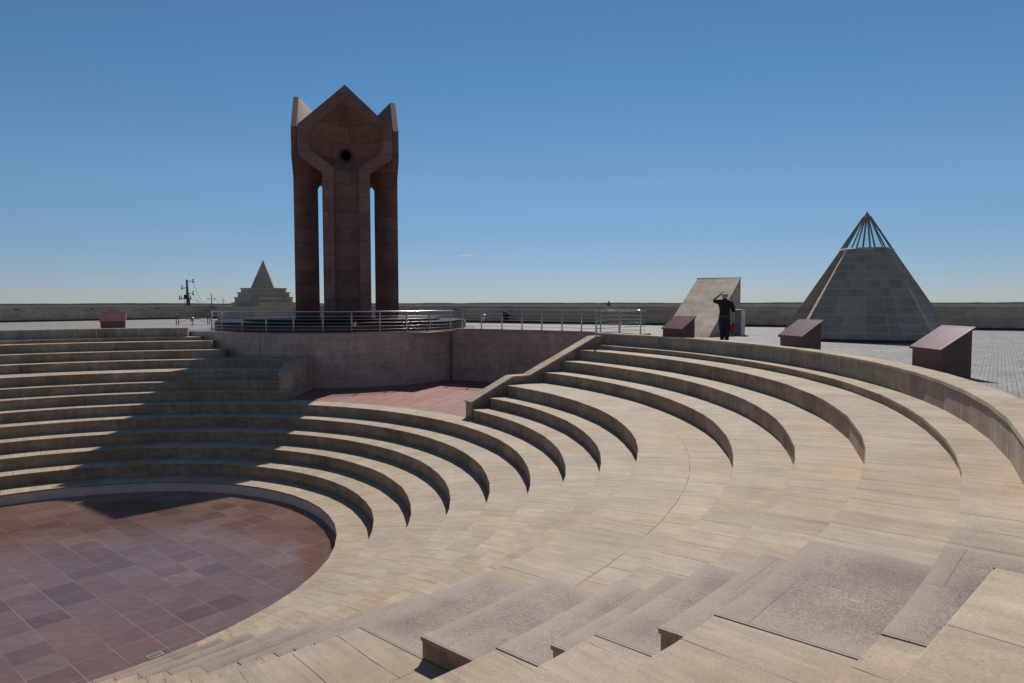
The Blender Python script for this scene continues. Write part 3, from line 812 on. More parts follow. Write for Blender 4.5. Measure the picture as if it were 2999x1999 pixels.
for k in range(4):
    po = bpy.data.objects.new('petal', mo); C.objects.link(po); po.parent = mon
    T = Matrix.Rotation(k * PI / 2, 4, 'Z') @ Matrix.Translation((0, -3.0, -ZB))
    po.matrix_local = T
    bo = bpy.data.objects.new('bowl', mi_); C.objects.link(bo); bo.parent = po
    # dark round opening at the back of each bowl
    ho = MB()
    ny = 1.05
    ho.tube([(0, 1.95, 10.1), (0, 1.58, 10.1)], .27, 20)
    h = ho.obj('opening', [plain('soot_black', (.002, .002, .002), 1, spec=0) if k == 0 else bpy.data.materials['soot_black']], po)

# podium discs
pod = thing('monument_podium', 'low round podium of black and red polished steps under the monument', 'podium', (DX, DY, 0))
mb = MB(); mb.lathe((0, 0, 0), [(7.42, -.06), (7.42, .27), (7.45, .28), (7.45, .31), (6.9, .312)], 72, smooth=False); mb.obj('step', [M_plinth], pod)
mb = MB(); mb.lathe((0, 0, 0), [(7.35, .312), (7.35, .38), (7.4, .385), (7.4, .42), (5.0, .422)], 72, smooth=False); mb.obj('step', [M_black], pod)
mb = MB(); mb.lathe((0, 0, 0), [(5.85, .422), (5.85, .52), (5.9, .525), (5.9, .56), (0.001, .562)], 72, smooth=False); mb.obj('step', [M_black], pod)

# ------------------------------------------------------------------ railings
def railing(name, label, pts, post_idx, H=1.05, extra=()):
    """pts: polyline (x,y,z) of the foot; post_idx: posts at these points"""
    t = thing(name, label, 'railing', pts[0]); T0 = Vector(pts[0])
    L = [Vector(p) - T0 for p in pts]
    mb = MB(); mb.tube([p + Vector((0, 0, H)) for p in L], .034, 10); mb.obj('handrail', [M_steel], t)
    for i in range(5):
        mb = MB(); mb.tube([p + Vector((0, 0, .14 + i * .168)) for p in L], .0115, 6); mb.obj('rail', [M_steel], t)
    for p in post_idx:
        p = Vector(p) - T0
        mb = MB(); mb.tube([p + Vector((0, 0, .01)), p + Vector((0, 0, H - .05))], .037, 10); mb.tube([p + Vector((0, 0, H - .06)), p + Vector((0, 0, H - .01))], .009, 6)
        po = mb.obj('post', [M_post], t)
        mb = MB(); mb.tube([p + Vector((0, 0, .0)), p + Vector((0, 0, .014))], .05, 12); mb.obj('flange', [M_steel], po)
    return t
def dc(a, r=7.8, z=-.06): return (DX + r * math.cos(R(a)), DY + r * math.sin(R(a)), z)
arc = [dc(-143 + i * (143 - 26.3) / 46) for i in range(47)]
railing('railing', 'curved steel railing round the front of the monument terrace', arc, [dc(a) for a in (-142.2, -131.56, -118.13, -106.59, -95.47, -84.55, -74.14, -63.53, -52.62, -41.51, -28.89)])
arc2 = [pol(23.62, R(67.2 - i * (67.2 - 38.9) / 20), .02) for i in range(21)]
railing('railing', 'long steel railing on the pale coping right of the monument terrace', arc2, [pol(23.62, R(a), .02) for a in (66.33, 63.41, 60.29, 57.23, 54.23, 51.19, 48.28, 45.44, 42.63, 39.62)])
pA = ck(6.0, .1, .05); pB = pol(23.45, R(39.3), .02); pM = tuple((a + b) / 2 for a, b in zip(pA, pB))
railing('railing', 'short steel railing rising from the top of the sloping cheek wall', [pA, pB], [pA, pM], H=1.04)

# ------------------------------------------------------------------ kiosks
KW, KL, KB, KF = 1.114, .588, .993, .590
def make_kiosk(label):
    t = thing('stone_kiosk', label, 'kiosk', group='red granite kiosks round the seating')
    k = (KB - KF) / KL
    mb = MB()
    a, b = (-KW, -KL), (0, 0)
    tf, tb = KF - .052, KB - .052
    P = [(-KW, -KL, 0), (0, -KL, 0), (0, 0, 0), (-KW, 0, 0), (-KW, -KL, tf), (0, -KL, tf), (0, 0, tb), (-KW, 0, tb)]
    for q in ((3, 2, 1, 0), (4, 5, 6, 7), (0, 1, 5, 4), (1, 2, 6, 5), (2, 3, 7, 6), (3, 0, 4, 7)): mb.face([P[i] for i in q])
    mb.obj('body', [M_kiosk], t, bevel=.006)
    mb = MB(); o = .045
    P = []
    for dz in (-.045, 0):
        P += [(-KW - o, -KL - o, KF - k * o + dz), (o, -KL - o, KF - k * o + dz), (o, o, KB + k * o + dz), (-KW - o, o, KB + k * o + dz)]
    for q in ((3, 2, 1, 0), (4, 5, 6, 7), (0, 1, 5, 4), (1, 2, 6, 5), (2, 3, 7, 6), (3, 0, 4, 7)): mb.face([P[i] for i in q])
    mb.obj('sloping_top', [M_kiosktop], t, bevel=.006)
    return t
k3 = make_kiosk('largest red granite kiosk with a sloping top, nearest the photographer beside the parapet')
k3.location = (9.211, 13.910, GP); k3.rotation_euler = (0, 0, -1.615)
dup(k3, (8.765, 19.708, GP), -1.385, 'red granite kiosk with a sloping top at the left foot of the cone')
dup(k3, (6.773, 25.776, GP), -1.104, 'red granite kiosk with a sloping top in front of the leaning wedge monument')
dup(k3, (-21.2, 38.2, GP), .45, 'lone red granite kiosk with a sloping top behind the left-hand seating', (1.03, 1.03, 1.03))

# ------------------------------------------------------------------ wedge monument and marble stele
M_wedge = slab_stone('wedge_sandstone', (.36, .295, .225), (.47, .395, .31), 1.1, .27, mortar=(.58, .52, .43), msize=.014, streak=(5, 1.2), streak_amp=.16, blotch_amp=.45, joint_vis=(.3, .6))
wd = thing('wedge_monument', 'leaning beige stone wedge with a slanted parallelogram face behind the saluting man', 'monument', (8.57, 30.2, GP))
Fr = Vector((8.55, 30.27, GP)); Bk = Vector((11.27, 34.4, GP)); Ht = 2.75
wv = Vector((-1.81, 1.19, 0))
Wb = Vector(wd.location)
A_, B_, T_ = Fr - Wb, Bk - Wb, Bk - Wb + Vector((0, 0, Ht))
A2, B2, T2 = A_ + wv, B_ + wv, T_ + wv
mb = MB(); s = (T_ - A_).length; wl = wv.length
mb.face([A2, A_, T_, T2], [(0, 0), (wl, 0), (wl, s), (0, s)])
mb.obj('sloping_face', [M_wedge], wd)
mb = MB(); mb.face([A_, B_, T_]); mb.face([A2, T2, B2]); mb.face([B_, B2, T2, T_]); mb.obj('side_wall', [M_wedge], wd)
mb = MB()
top = (T_ - A_).normalized()
mb.tube([T2 + Vector((-.03, 0, -.012)), T_ + Vector((.03, 0, -.012))], .03, 4, smooth=False); mb.obj('top_edge', [M_coping], wd)
sl = thing('marble_stele', 'upright grey marble block with one pale polished side, right of the wedge', 'stele', (10.62, 32.5, GP), R(-40))
mb = MB(); mb.box(-.24, .17, -.24, .2, 0, 1.21); mb.obj('block', [M_grey], sl, bevel=.01)
mb = MB(); mb.box(.1705, .19, -.24, .2, 0, 1.2); mb.obj('side_slab', [M_greyl], sl)
mb = MB(); mb.box(.1905, .196, -.14, .12, .84, 1.08); mb.obj('plaque', [plain('white_plaque', (.75, .75, .75), .4)], sl)

# ------------------------------------------------------------------ glass-topped stone cone
M_cone = slab_stone('cone_stone', (.345, .25, .178), (.44, .335, .248), .87, .40, mortar=(.5, .43, .36), msize=.018, offset=0.0, streak=(2, 4), streak_amp=.08, blotch_amp=.16, joint_vis=(.2, .5), joint_light=(.5, .44, .37))
cn = thing('stone_cone', 'broad faceted stone pyramid of dark grey-brown slabs crowned by a pointed glass lantern', 'monument', (14.70, 29.04, GP))
caz = math.atan2(-27.1, -13.72)            # towards the camera
ux, uy = math.cos(caz), math.sin(caz)      # d axis
lx, ly = uy, -ux                            # screen-left axis
lx, ly = -(-uy), -(ux)
if lx * 27.1 - ly * 13.72 > 0: lx, ly = -lx, -ly
half = [(3.35, -.15), (2.66, .18), (2.36, 2.72), (1.3, 3.2), (-1.3, 3.26), (-2.4, 2.75), (-2.95, .6), (-3.32, -.1)]
full = half + [(-s * 1.0, -d - .3) for s, d in half[1:-1]]
HA = 5.26; ZR = 3.675; PLH = .12
def cp(s, d, z):
    f = (HA - z) / HA
    return (ux * d * f + lx * s * f, uy * d * f + ly * s * f, z)
mb, pl_, rg = MB(), MB(), MB()
nf = len(full)
acc = 0
for i in range(nf):
    a, b = full[i], full[(i + 1) % nf]; w_ = math.hypot(a[0] - b[0], a[1] - b[1])
    nlev = 10
    for j in range(nlev):
        z0, z1 = PLH + (ZR - PLH) * j / nlev, PLH + (ZR - PLH) * (j + 1) / nlev
        f0, f1 = (HA - z0) / HA, (HA - z1) / HA; c_ = acc + w_ / 2
        sl_ = 1.16
        mb.face([cp(*a, z0), cp(*b, z0), cp(*b, z1), cp(*a, z1)], [(c_ - w_ / 2, z0 * sl_), (c_ + w_ / 2, z0 * sl_), (c_ + w_ / 2, z1 * sl_), (c_ - w_ / 2, z1 * sl_)])
    acc += w_ + .37
    k_ = 1.012
    pl_.face([cp(a[0] * k_, a[1] * k_, 0), cp(b[0] * k_, b[1] * k_, 0), cp(b[0] * k_, b[1] * k_, PLH), cp(a[0] * k_, a[1] * k_, PLH)])
    pl_.face([cp(a[0] * k_, a[1] * k_, PLH), cp(b[0] * k_, b[1] * k_, PLH), cp(b[0] * .98, b[1] * .98, PLH + .005), cp(a[0] * .98, a[1] * .98, PLH + .005)])
mb.obj('stone_cladding', [M_cone], cn)
pl_.obj('plinth', [M_plinth], cn)
# lantern: ring, ribs, glass, cap
NR = 12; rr_ = .99
def lp(i, z, k=1.0):
    a = 2 * PI * i / NR + .2; f = (HA - z) / (HA - ZR) * rr_ * k
    return (f * math.cos(a), f * math.sin(a), z)
for i in range(NR): rg.tube([lp(i, ZR + .02, 1.02), lp(i + 1, ZR + .02, 1.02)], .045, 4, smooth=False)
rg.obj('ring_beam', [M_greyl], cn)
for i in range(NR):
    r_ = MB(); r_.tube([lp(i, ZR + .02), lp(i, HA - .2)], .036, 4, smooth=False); r_.obj('rib', [M_mullion], cn)
gl, ntg, bgl = mat('pale_lantern_glass')
bgl.inputs['Base Color'].default_value = (.75, .95, .92, 1); bgl.inputs['Roughness'].default_value = .05
tr = N(ntg, 'ShaderNodeBsdfTransparent'); tr.inputs[0].default_value = (.93, .985, .97, 1)
gs = N(ntg, 'ShaderNodeBsdfGlossy'); gs.inputs['Roughness'].default_value = .05; gs.inputs[0].default_value = (.7, .75, .75, 1)
mx = N(ntg, 'ShaderNodeMixShader'); mx.inputs[0].default_value = .09
ntg.links.new(tr.outputs[0], mx.inputs[1]); ntg.links.new(gs.outputs[0], mx.inputs[2]); ntg.links.new(mx.outputs[0], ntg.nodes['Material Output'].inputs[0])
for i in range(NR):
    g_ = MB(); g_.face([lp(i, ZR + .05, .99), lp(i + 1, ZR + .05, .99), lp(i + 1, HA - .22, .99), lp(i, HA - .22, .99)]); g_.obj('pane', [gl], cn)
cpm = MB(); cpm.lathe((0, 0, 0), [(.155, HA - .24), (.15, HA - .22), (.001, HA + .02)], NR, smooth=False); cpm.obj('cap', [M_mullion], cn)

# ------------------------------------------------------------------ stepped pyramid in the far corner
M_pyr = slab_stone('pale_pyramid_stone', (.43, .355, .26), (.52, .44, .335), 1.2, .45, mortar=(.3, .26, .2), msize=.006, streak=(2, 4), streak_amp=.08, blotch_amp=.2)
pyr = thing('stepped_pyramid', 'pale stone spire on four broad steps left of the dark red monument', 'monument', (-22.87, 64.28, GP), R(-35)); pyr.scale = (1.0714,) * 3
def slabs(name, s, z0, z1, lip=.06):
    mb = MB(); mb.box(-s / 2, s / 2, -s / 2, s / 2, z0, z1 - .07)
    l = s / 2 + lip; mb.box(-l, l, -l, l, z1 - .07, z1); return mb.obj(name, [M_pyr], pyr)
slabs('base_block', 5.4, 0, 1.17, .05)
for s, z0, z1 in ((3.72, 1.17, 1.53), (3.38, 1.53, 1.975), (3.01, 1.975, 2.39), (2.64, 2.39, 2.74)): slabs('step', s, z0, z1)
sp = MB(); s = .93; z0 = 2.74; z1 = 5.16; yw = R(48.3)
Q = [(s * math.cos(yw + PI / 4 + i * PI / 2) * 1.414, s * math.sin(yw + PI / 4 + i * PI / 2) * 1.414, z0) for i in range(4)]
for i in range(4): sp.face([Q[i], Q[(i + 1) % 4], (0, 0, z1)])
sp.obj('spire', [M_pyr], pyr)

# ------------------------------------------------------------------ bench
bn = thing('bench', 'backless park bench with a wooden seat and curved iron armrests by the left railing', 'bench', (-22.95, 50.1, GP), R(8)); bn.scale = (1.12,) * 3
mb = MB()
for i in range(4): mb.box(-1.0, 1.0, -.2 + i * .105, -.11 + i * .105, .42, .48)
mb.obj('seat', [M_wood], bn)
for sx in (-.95, .95):
    mb = MB(); pts = [(sx, -.22, 0), (sx, -.22, .5)] + [(sx, -.22 * math.cos(a), .5 + .16 * math.sin(a)) for a in [PI * i / 8 for i in range(1, 8)]] + [(sx, .22, .5), (sx, .22, 0)]
    mb.tube(pts, .024, 8); mb.tube([(sx, -.22, .12), (sx, .22, .12)], .015, 6); mb.tube([(sx, -.22, .38), (sx, .22, .38)], .018, 6); mb.obj('armrest_frame', [M_dark], bn)
mb = MB(); mb.tube([(-.95, 0, .12), (-.2, 0, .38), (.2, 0, .38), (.95, 0, .12)], .012, 6); mb.obj('brace', [M_dark], bn)

# floodlights
def make_flood(label):
    t = thing('floodlight', label, 'floodlight', group='small floodlights standing on the paving')
    mb = MB(); mb.lathe((0, 0, 0), [(.001, 0), (.13, 0), (.13, .03), (.03, .05), (.03, .16)], 14); mb.obj('base', [M_dark], t)
    mb = MB(); mb.tube([(-.15, 0, .36), (-.15, 0, .2), (0, 0, .15), (.15, 0, .2), (.15, 0, .36)], .014, 6); mb.obj('bracket', [M_steel], t)
    mb = MB(); Tm = Matrix.Translation((0, 0, .36)) @ Matrix.Rotation(R(-55), 4, 'X')
    sub = MB(); sub.lathe((0, 0, 0), [(.001, -.16), (.08, -.14), (.11, -.02), (.14, .1), (.14, .13), (.12, .13), (.11, .1), (.001, .09)], 16)
    sub.v = [tuple(Tm @ Vector(p)) for p in sub.v]; h = sub.obj('lamp_head', [M_steel], t)
    return t
fl = make_flood('small floodlight behind the railing post in front of the monument podium')
fl.location = dc(-73.0, 7.55, -.06); fl.rotation_euler = (0, 0, R(10))
dup(fl, (-22.45, 48.9, GP), R(30), 'small floodlight on the paving under the bench')
dup(fl, (-2.14, 53.0, GP), R(-40), 'small floodlight on the paving right of the monument podium', (1.25, 1.25, 1.25))

# ------------------------------------------------------------------ power poles with wires
GZ = -5.0
def pole_big():
    t = thing('power_pole', 'thick concrete power pole crowded with insulators and a raking strut, nearest the wall', 'power pole', (-60.5, 130, GZ))
    mb = MB(); mb.tube([(0, 0, 0), (0, 0, 10.9)], [.28, .2], 8); mb.obj('pole', [M_conc], t)
    mb = MB(); mb.tube([(.85, .6, 0), (.1, .05, 9.0)], [.16, .13], 8); mb.obj('strut', [M_conc], t)
    for z, x in ((10.6, 1.15), (9.35, -.95), (8.3, 1.1)):
        mb = MB(); mb.tube([(-math.copysign(.25, x), 0, z), (x, 0, z)], .06, 6); a = mb.obj('cross_arm', [M_dark], t)
        mb = MB(); mb.lathe((x, 0, z), [(.001, -.3), (.14, -.24), (.17, -.1), (.08, .02), (.04, .1), (.11, .26), (.11, .42), (.04, .52), (.001, .54)], 10); mb.obj('insulator', [M_insul], a)
    mb = MB(); mb.tube([(-1.5, 0, 7.35), (.65, 0, 7.35)], .08, 6); a = mb.obj('cross_arm', [M_dark], t)
    for x in (-1.5, -1.15, .6):
        mb = MB(); mb.tube([(x, 0, 7.15), (x, 0, 7.95)], .08, 6); mb.obj('insulator', [M_insul], a)
    mb = MB(); mb.box(-.55, -.2, -.25, .2, 7.3, 8.1); mb.tube([(-.6, 0, 7.3), (-.55, 0, 6.2), (-.35, 0, 5.8)], .04, 6); mb.obj('switch_box', [M_dark], t)
    return t
pole_big()
def pole_small(label):
    t = thing('power_pole', label, 'power pole', group='slim power poles beyond the wall')
    mb = MB(); mb.tube([(0, 0, 0), (0, 0, 9.2)], [.2, .14], 8); mb.obj('pole', [plain('tarred_wood_pole', (.06, .035, .03), .8)], t)
    mb = MB(); mb.tube([(-1.45, 0, 8.1), (1.45, 0, 8.1)], .06, 6); a = mb.obj('cross_arm', [M_dark], t)
    for x in (-1.4, -1.0, 1.0, 1.4):
        mb = MB(); mb.lathe((x, 0, 8.1), [(.03, 0), (.03, .12), (.12, .18), (.14, .34), (.06, .42), (.001, .44)], 8); mb.obj('insulator', [M_insul], a)
    mb = MB(); mb.tube([(-.35, 0, 9.75), (-.3, 0, 9.4), (0, 0, 9.2), (.3, 0, 9.4), (.35, 0, 9.75)], .05, 6); mb.tube([(-.35, 0, 9.75), (-.35, 0, 10.0)], .12, 6); mb.tube([(.35, 0, 9.75), (.35, 0, 10.0)], .12, 6); mb.obj('top_bracket', [M_insul], t)
    return t
p2 = pole_small('slim dark power pole with a cross arm, between the thick concrete pole and the pyramid'); p2.location = (-109, 253, GZ)
p3 = dup(p2, (-173.0, 418, GZ), 0, 'smallest and farthest slim power pole, closest to the stepped pyramid')
p4 = dup(p2, (-300.0, 462, GZ - 4.8), 0, 'lone distant power pole barely above the wall at the far left')
def wire(a, b, sag, label):
    a, b = Vector(a), Vector(b); mb = MB()
    pts = [a.lerp(b, i / 16) - Vector((0, 0, sag * 4 * (i / 16) * (1 - i / 16))) for i in range(17)]
    mb.tube(pts, .03, 4, caps=False); tag(mb.obj('power_line', [M_dark]), label, 'cable', 'wires between the power poles')
wire((-59.4, 130, 5.5), (-109.3, 253, 4.7), 3.6, 'uppermost wire sagging from the concrete pole to the slim pole')
wire((-59.4, 130, 3.2), (-110.3, 253, 3.3), 1.9, 'middle wire sagging from the concrete pole to the slim pole')
wire((-59.9, 130, 2.5), (-107.7, 253, 3.3), 1.6, 'lowest wire sagging from the concrete pole to the slim pole')
wire((-108.7, 253, 4.7), (-173.3, 418, 4.7), 3.0, 'upper wire between the two slim poles')
wire((-107.6, 253, 3.3), (-172, 418, 3.3), 2.6, 'lower wire between the two slim poles')

# far tower and tree line
tw = thing('brick_tower', 'tiny square tower with a pointed roof on the horizon above the wall', 'tower', (83.4, 600, GZ))
mb = MB(); mb.box(-1.3, 1.3, -1.3, 1.3, 0, 6.6); mb.obj('body', [M_conc], tw)
mb = MB(); mb.lathe((0, 0, 0), [(1.5, 6.5), (1.5, 6.75), (.85, 6.9), (.001, 9.1)], 8, smooth=False); mb.obj('roof', [M_conc], tw)
mb = MB(); rnd = random.Random(3)
def treeline(r, h0, h1, base):
    n_ = 700
    hs = []
    h = (h0 + h1) / 2
    for i in range(n_ + 1):
        h += rnd.uniform(-1, 1) * (h1 - h0) * .22; h = max(h0, min(h1, h)); hs.append(h)
    for i in range(n_):
        a0, a1 = R(35) + R(110) * i / n_, R(35) + R(110) * (i + 1) / n_
        P = lambda r_, a, z: (r_ * math.cos(a), r_ * math.sin(a), z)
        mb.face([P(r, a0, GZ), P(r, a1, GZ), P(r + 30, a1, hs[i + 1] + GZ), P(r + 30, a0, hs[i] + GZ)][::-1])
        mb.face([P(r + 30, a0, hs[i] + GZ), P(r + 30, a1, hs[i + 1] + GZ), P(r + 120, a1, GZ), P(r + 120, a0, GZ)][::-1])
treeline(4200, 5.5, 8.5, 0); treeline(6000, 8, 13, 0)
def treemat():
    m, nt, b = mat('far_trees'); obj = coordn(nt, 'obj')
    x = mixc(nt, maprange(nt, noise(nt, obj, .02, 5), .4, .6, 0, 1), (.012, .016, .013), (.026, .028, .02))
    nt.links.new(x, b.inputs['Base Color']); b.inputs['Roughness'].default_value = 1; b.inputs['Specular IOR Level'].default_value = 0
    return m
tag(mb.obj('far_treeline', [treemat()]), 'thin dark line of distant trees along the whole horizon', 'trees', kind='stuff')

# ------------------------------------------------------------------ people
def skin_mesh(name, nodes, edges, sub=2):
    me = bpy.data.meshes.new(name + '_cage'); me.from_pydata([n[0] for n in nodes], edges, [])
    o = bpy.data.objects.new(name + '_cage', me); C.objects.link(o)
    s = o.modifiers.new('skin', 'SKIN'); s.use_smooth_shade = True
    sk = me.skin_vertices[0] if me.skin_vertices else None
    if sk is None:
        bm = bmesh.new(); bm.from_mesh(me); bm.verts.layers.skin.verify(); bm.to_mesh(me); bm.free(); sk = me.skin_vertices[0]
    for i, n in enumerate(nodes):
        r = n[1]; sk.data[i].radius = r if isinstance(r, tuple) else (r, r); sk.data[i].use_root = (i == 0)
    o.modifiers.new('sub', 'SUBSURF').levels = sub; o.modifiers['sub'].render_levels = sub
    dg = bpy.context.evaluated_depsgraph_get(); dg.update()
    out = bpy.data.meshes.new_from_object(o.evaluated_get(dg)); out.name = name
    bpy.data.objects.remove(o); 
    for p in out.polygons: p.use_smooth = True
    return out
def garment(src, name, keep, off, material, parent):
    """cloth shell lifted off the body over the faces where keep(centre) is true"""
    vs = {}; V, F = [], []
    for p in src.polygons:
        if keep(p.center):
            f = []
            for i in p.vertices:
                if i not in vs:
                    v = src.vertices[i]; vs[i] = len(V); V.append(v.co + v.normal * off)
                f.append(vs[i])
            F.append(f)
    me = bpy.data.meshes.new(name); me.from_pydata([tuple(v) for v in V], [], F); me.materials.append(material)
    for p in me.polygons: p.use_smooth = True
    o = bpy.data.objects.new(name, me); C.objects.link(o); o.parent = parent
    s = o.modifiers.new('thick', 'SOLIDIFY'); s.thickness = .006; s.offset = 1
    return o
M_skin = plain('skin', (.48, .28, .2), .55, amp=.05)
M_hair = plain('white_hair', (.36, .32, .31), .8, amp=.2, sc=60, bs=.3)
M_shirt = plain('black_cotton', (.012, .012, .013), .85, amp=.2, sc=6, bs=.2)
M_jeans = plain('dark_denim', (.012, .018, .03), .85, amp=.5, sc=5, bs=.2)
M_belt = plain('brown_leather', (.13, .05, .03), .5)
M_shoe = plain('black_shoe', (.015, .014, .014), .4)

def hand_nodes(nodes, edges, wrist, w, fdir, pdir, thumb, curl=.25):
    """palm + five fingers from wrist index w; fdir = finger direction, pdir = across the palm, curl bends towards thumb x"""
    f = Vector(fdir).normalized(); p = Vector(pdir).normalized(); nrm = f.cross(p).normalized()
    W0 = Vector(wrist)
    palm = W0 + f * .045; nodes.append((tuple(palm), (.022, .034))); pi = len(nodes) - 1; edges.append((w, pi))
    knuck = W0 + f * .085; nodes.append((tuple(knuck), (.016, .036))); ki = len(nodes) - 1; edges.append((pi, ki))
    for j, (off, ln) in enumerate(((-.03, .062), (-.01, .078), (.011, .084), (.031, .074))):
        a = knuck + p * off + f * .012; b = a + f * ln * .5 + nrm * curl * .02; c = a + f * ln * .95 + nrm * curl * .055
        base = len(nodes)
        nodes += [(tuple(a), .0095), (tuple(b), .0085), (tuple(c), .0075)]
        edges += [(ki, base), (base, base + 1), (base + 1, base + 2)]
    a = palm + p * .034 * thumb; b = a + p * .02 * thumb + f * .035 + nrm * .01; c = b + f * .03 + nrm * .012
    base = len(nodes); nodes += [(tuple(a), .012), (tuple(b), .0105), (tuple(c), .009)]
    edges += [(pi, base), (base, base + 1), (base + 1, base + 2)]

# saluting man seen from behind (local x to the photo's right, y away from the camera)
nodes = [((0, 0, .99), (.155, .115)),            # 0 pelvis
         ((0, .0, 1.12), (.15, .11)), ((0, -.01, 1.28), (.165, .115)), ((0, -.015, 1.43), (.17, .11)), ((0, -.005, 1.52), (.09, .075)),   # 1-4
         ((0, .005, 1.585), (.058, .06)), ((0, .015, 1.64), (.078, .088)), ((0, .03, 1.70), (.092, .105)), ((0, .025, 1.77), (.072, .085)),   # 5-8 head
         ((-.175, -.005, 1.475), .062), ((-.275, .03, 1.49), .052), ((-.385, .07, 1.515), .044), ((-.30, .12, 1.61), .042), ((-.185, .13, 1.7), .032),   # 9-13 left arm raised
         ((.19, -.01, 1.46), .06), ((.25, -.005, 1.33), .052), ((.285, .0, 1.16), .048), ((.30, .03, 1.02), .043), ((.305, .05, .9), .032),      # 14-18 right arm hanging
         ((-.085, 0, .9), (.095, .1)), ((-.085, .01, .7), (.085, .088)), ((-.075, .015, .5), .062), ((-.07, -.005, .32), .06), ((-.065, -.01, .1), .042), ((-.065, .02, .045), .042), ((-.075, .15, .035), (.042, .03)),   # 19-25
         ((.09, 0, .9), (.095, .1)), ((.09, .01, .7), (.085, .088)), ((.085, .015, .5), .062), ((.085, -.005, .32), .06), ((.08, -.01, .1), .042), ((.08, .02, .045), .042), ((.095, .15, .035), (.042, .03))]   # 26-32
edges = [(0, 1), (1, 2), (2, 3), (3, 4), (4, 5), (5, 6), (6, 7), (7, 8), (3, 9), (9, 10), (10, 11), (11, 12), (12, 13), (3, 14), (14, 15), (15, 16), (16, 17), (17, 18),
         (0, 19), (19, 20), (20, 21), (21, 22), (22, 23), (23, 24), (24, 25), (0, 26), (26, 27), (27, 28), (28, 29), (29, 30), (30, 31), (31, 32)]
# face: nose and ears grow from the head joint, looking away (+y)
b0 = len(nodes); nodes += [((0, .128, 1.685), .014), ((-.083, .03, 1.69), (.01, .018)), ((.083, .03, 1.69), (.01, .018)), ((0, .105, 1.63), (.03, .016))]
edges += [(7, b0), (7, b0 + 1), (7, b0 + 2), (6, b0 + 3)]
hand_nodes(nodes, edges, (-.185, .13, 1.7), 13, (.75, .1, .62), (.1, 1, 0), -1, .1)
hand_nodes(nodes, edges, (.305, .05, .9), 18, (0.0, .12, -1), (0.2, 1, .1), 1, .9)
body = skin_mesh('person', nodes, edges)
body.materials.append(M_skin)
man = bpy.data.objects.new('person', body); C.objects.link(man)
man.location = (7.60, 24.9, GP); man.scale = (1.045,) * 3; man.rotation_euler = (0, 0, R(-17))
tag(man, 'white-haired man in a black short-sleeved shirt and dark jeans saluting with his back turned', 'person')
garment(body, 'shirt', lambda c: .985 < c.z < 1.575 and not (c.x < -.345) and not (c.x > .2 and c.z < 1.14) and not (c.x < -.2 and c.z > 1.56), .018, M_shirt, man)
garment(body, 'jeans', lambda c: .07 < c.z < 1.0 and abs(c.x) < .235 and not (c.x > .215 and c.z < 1.0 and c.z > .7), .016, M_jeans, man)
garment(body, 'belt', lambda c: .965 < c.z < 1.01 and abs(c.x) < .23, .026, M_belt, man)
garment(body, 'hair', lambda c: c.z > 1.618 and abs(c.x) < .105 and (c.y < .05 or c.z > 1.785), .01, M_hair, man)
garment(body, 'shoe', lambda c: c.z < .085 and c.x < 0, .008, M_shoe, man)
garment(body, 'shoe', lambda c: c.z < .085 and c.x > 0, .008, M_shoe, man)
# red bag in his right hand
M_bag = plain('glossy_red_plastic', (.30, .012, .02), .3, amp=.35, sc=12, bs=.5)
mb = MB(); prof_b = [(0.0, .015), (.03, .03), (.08, .06), (.16, .083), (.24, .083), (.32, .06), (.38, .035), (.41, .015)]
nb = 16
for (h0, w0), (h1, w1_) in zip(prof_b[:-1], prof_b[1:]):
    for j in range(nb):
        a, b = 2 * PI * j / nb, 2 * PI * (j + 1) / nb
        P = lambda w_, a, h: (w_ * math.cos(a) - .02 * math.sin(h * 7), w_ * .55 * math.sin(a) * (1 + .15 * math.sin(3 * a + h * 20)), -h)
        mb.face([P(w0, a, h0), P(w0, b, h0), P(w1_, b, h1), P(w1_, a, h1)][::-1], None, 0, True)
bag = mb.obj('bag', [M_bag]); bag.rotation_euler = (0, 0, R(-17)); bag.scale = (1.25, 1.2, 1.1)
hx = Vector((.285, .06, .76)); hw_ = man.matrix_basis @ hx if False else Matrix.Translation(man.location) @ Matrix.Rotation(R(-17), 4, 'Z') @ (hx * 1.045)
bag.location = hw_
tag(bag, 'shiny red plastic bag hanging from the right hand of the saluting man', 'bag')

# crouching figure by the wall
nodes = [((.16, 0, .36), (.16, .15)), ((.06, 0, .5), (.15, .14)), ((-.06, 0, .64), (.16, .14)), ((-.17, 0, .72), (.1, .1)),
         ((-.25, 0, .74), (.055, .055)), ((-.31, 0, .79), (.085, .08)), ((-.33, 0, .85), (.08, .075)), ((-.31, 0, .9), (.055, .05)),
         ((.05, -.1, .36), .09), ((-.2, -.14, .44), .075), ((-.1, -.13, .22), .055), ((.02, -.12, .06), .045), ((-.12, -.13, .04), (.04, .035)),
         ((.05, .1, .36), .09), ((-.2, .14, .44), .075), ((-.1, .13, .22), .055), ((.02, .12, .06), .045), ((-.12, .13, .04), (.04, .035)),
         ((-.13, -.19, .66), .055), ((-.2, -.22, .5), .045), ((-.33, -.16, .42), .035), ((-.13, .19, .66), .055), ((-.2, .22, .5), .045), ((-.33, .16, .42), .035)]
edges = [(0, 1), (1, 2), (2, 3), (3, 4), (4, 5), (5, 6), (6, 7), (0, 8), (8, 9), (9, 10), (10, 11), (11, 12), (0, 13), (13, 14), (14, 15), (15, 16), (16, 17),
         (2, 18), (18, 19), (19, 20), (2, 21), (21, 22), (22, 23)]
hand_nodes(nodes, edges, (-.33, -.16, .42), 20, (-.8, .1, -.5), (0, 1, 0), 1, .5)
hand_nodes(nodes, edges, (-.33, .16, .42), 23, (-.8, -.1, -.5), (0, 1, 0), -1, .5)
cb_ = skin_mesh('person', nodes, edges)
cb_.materials.append(M_skin)
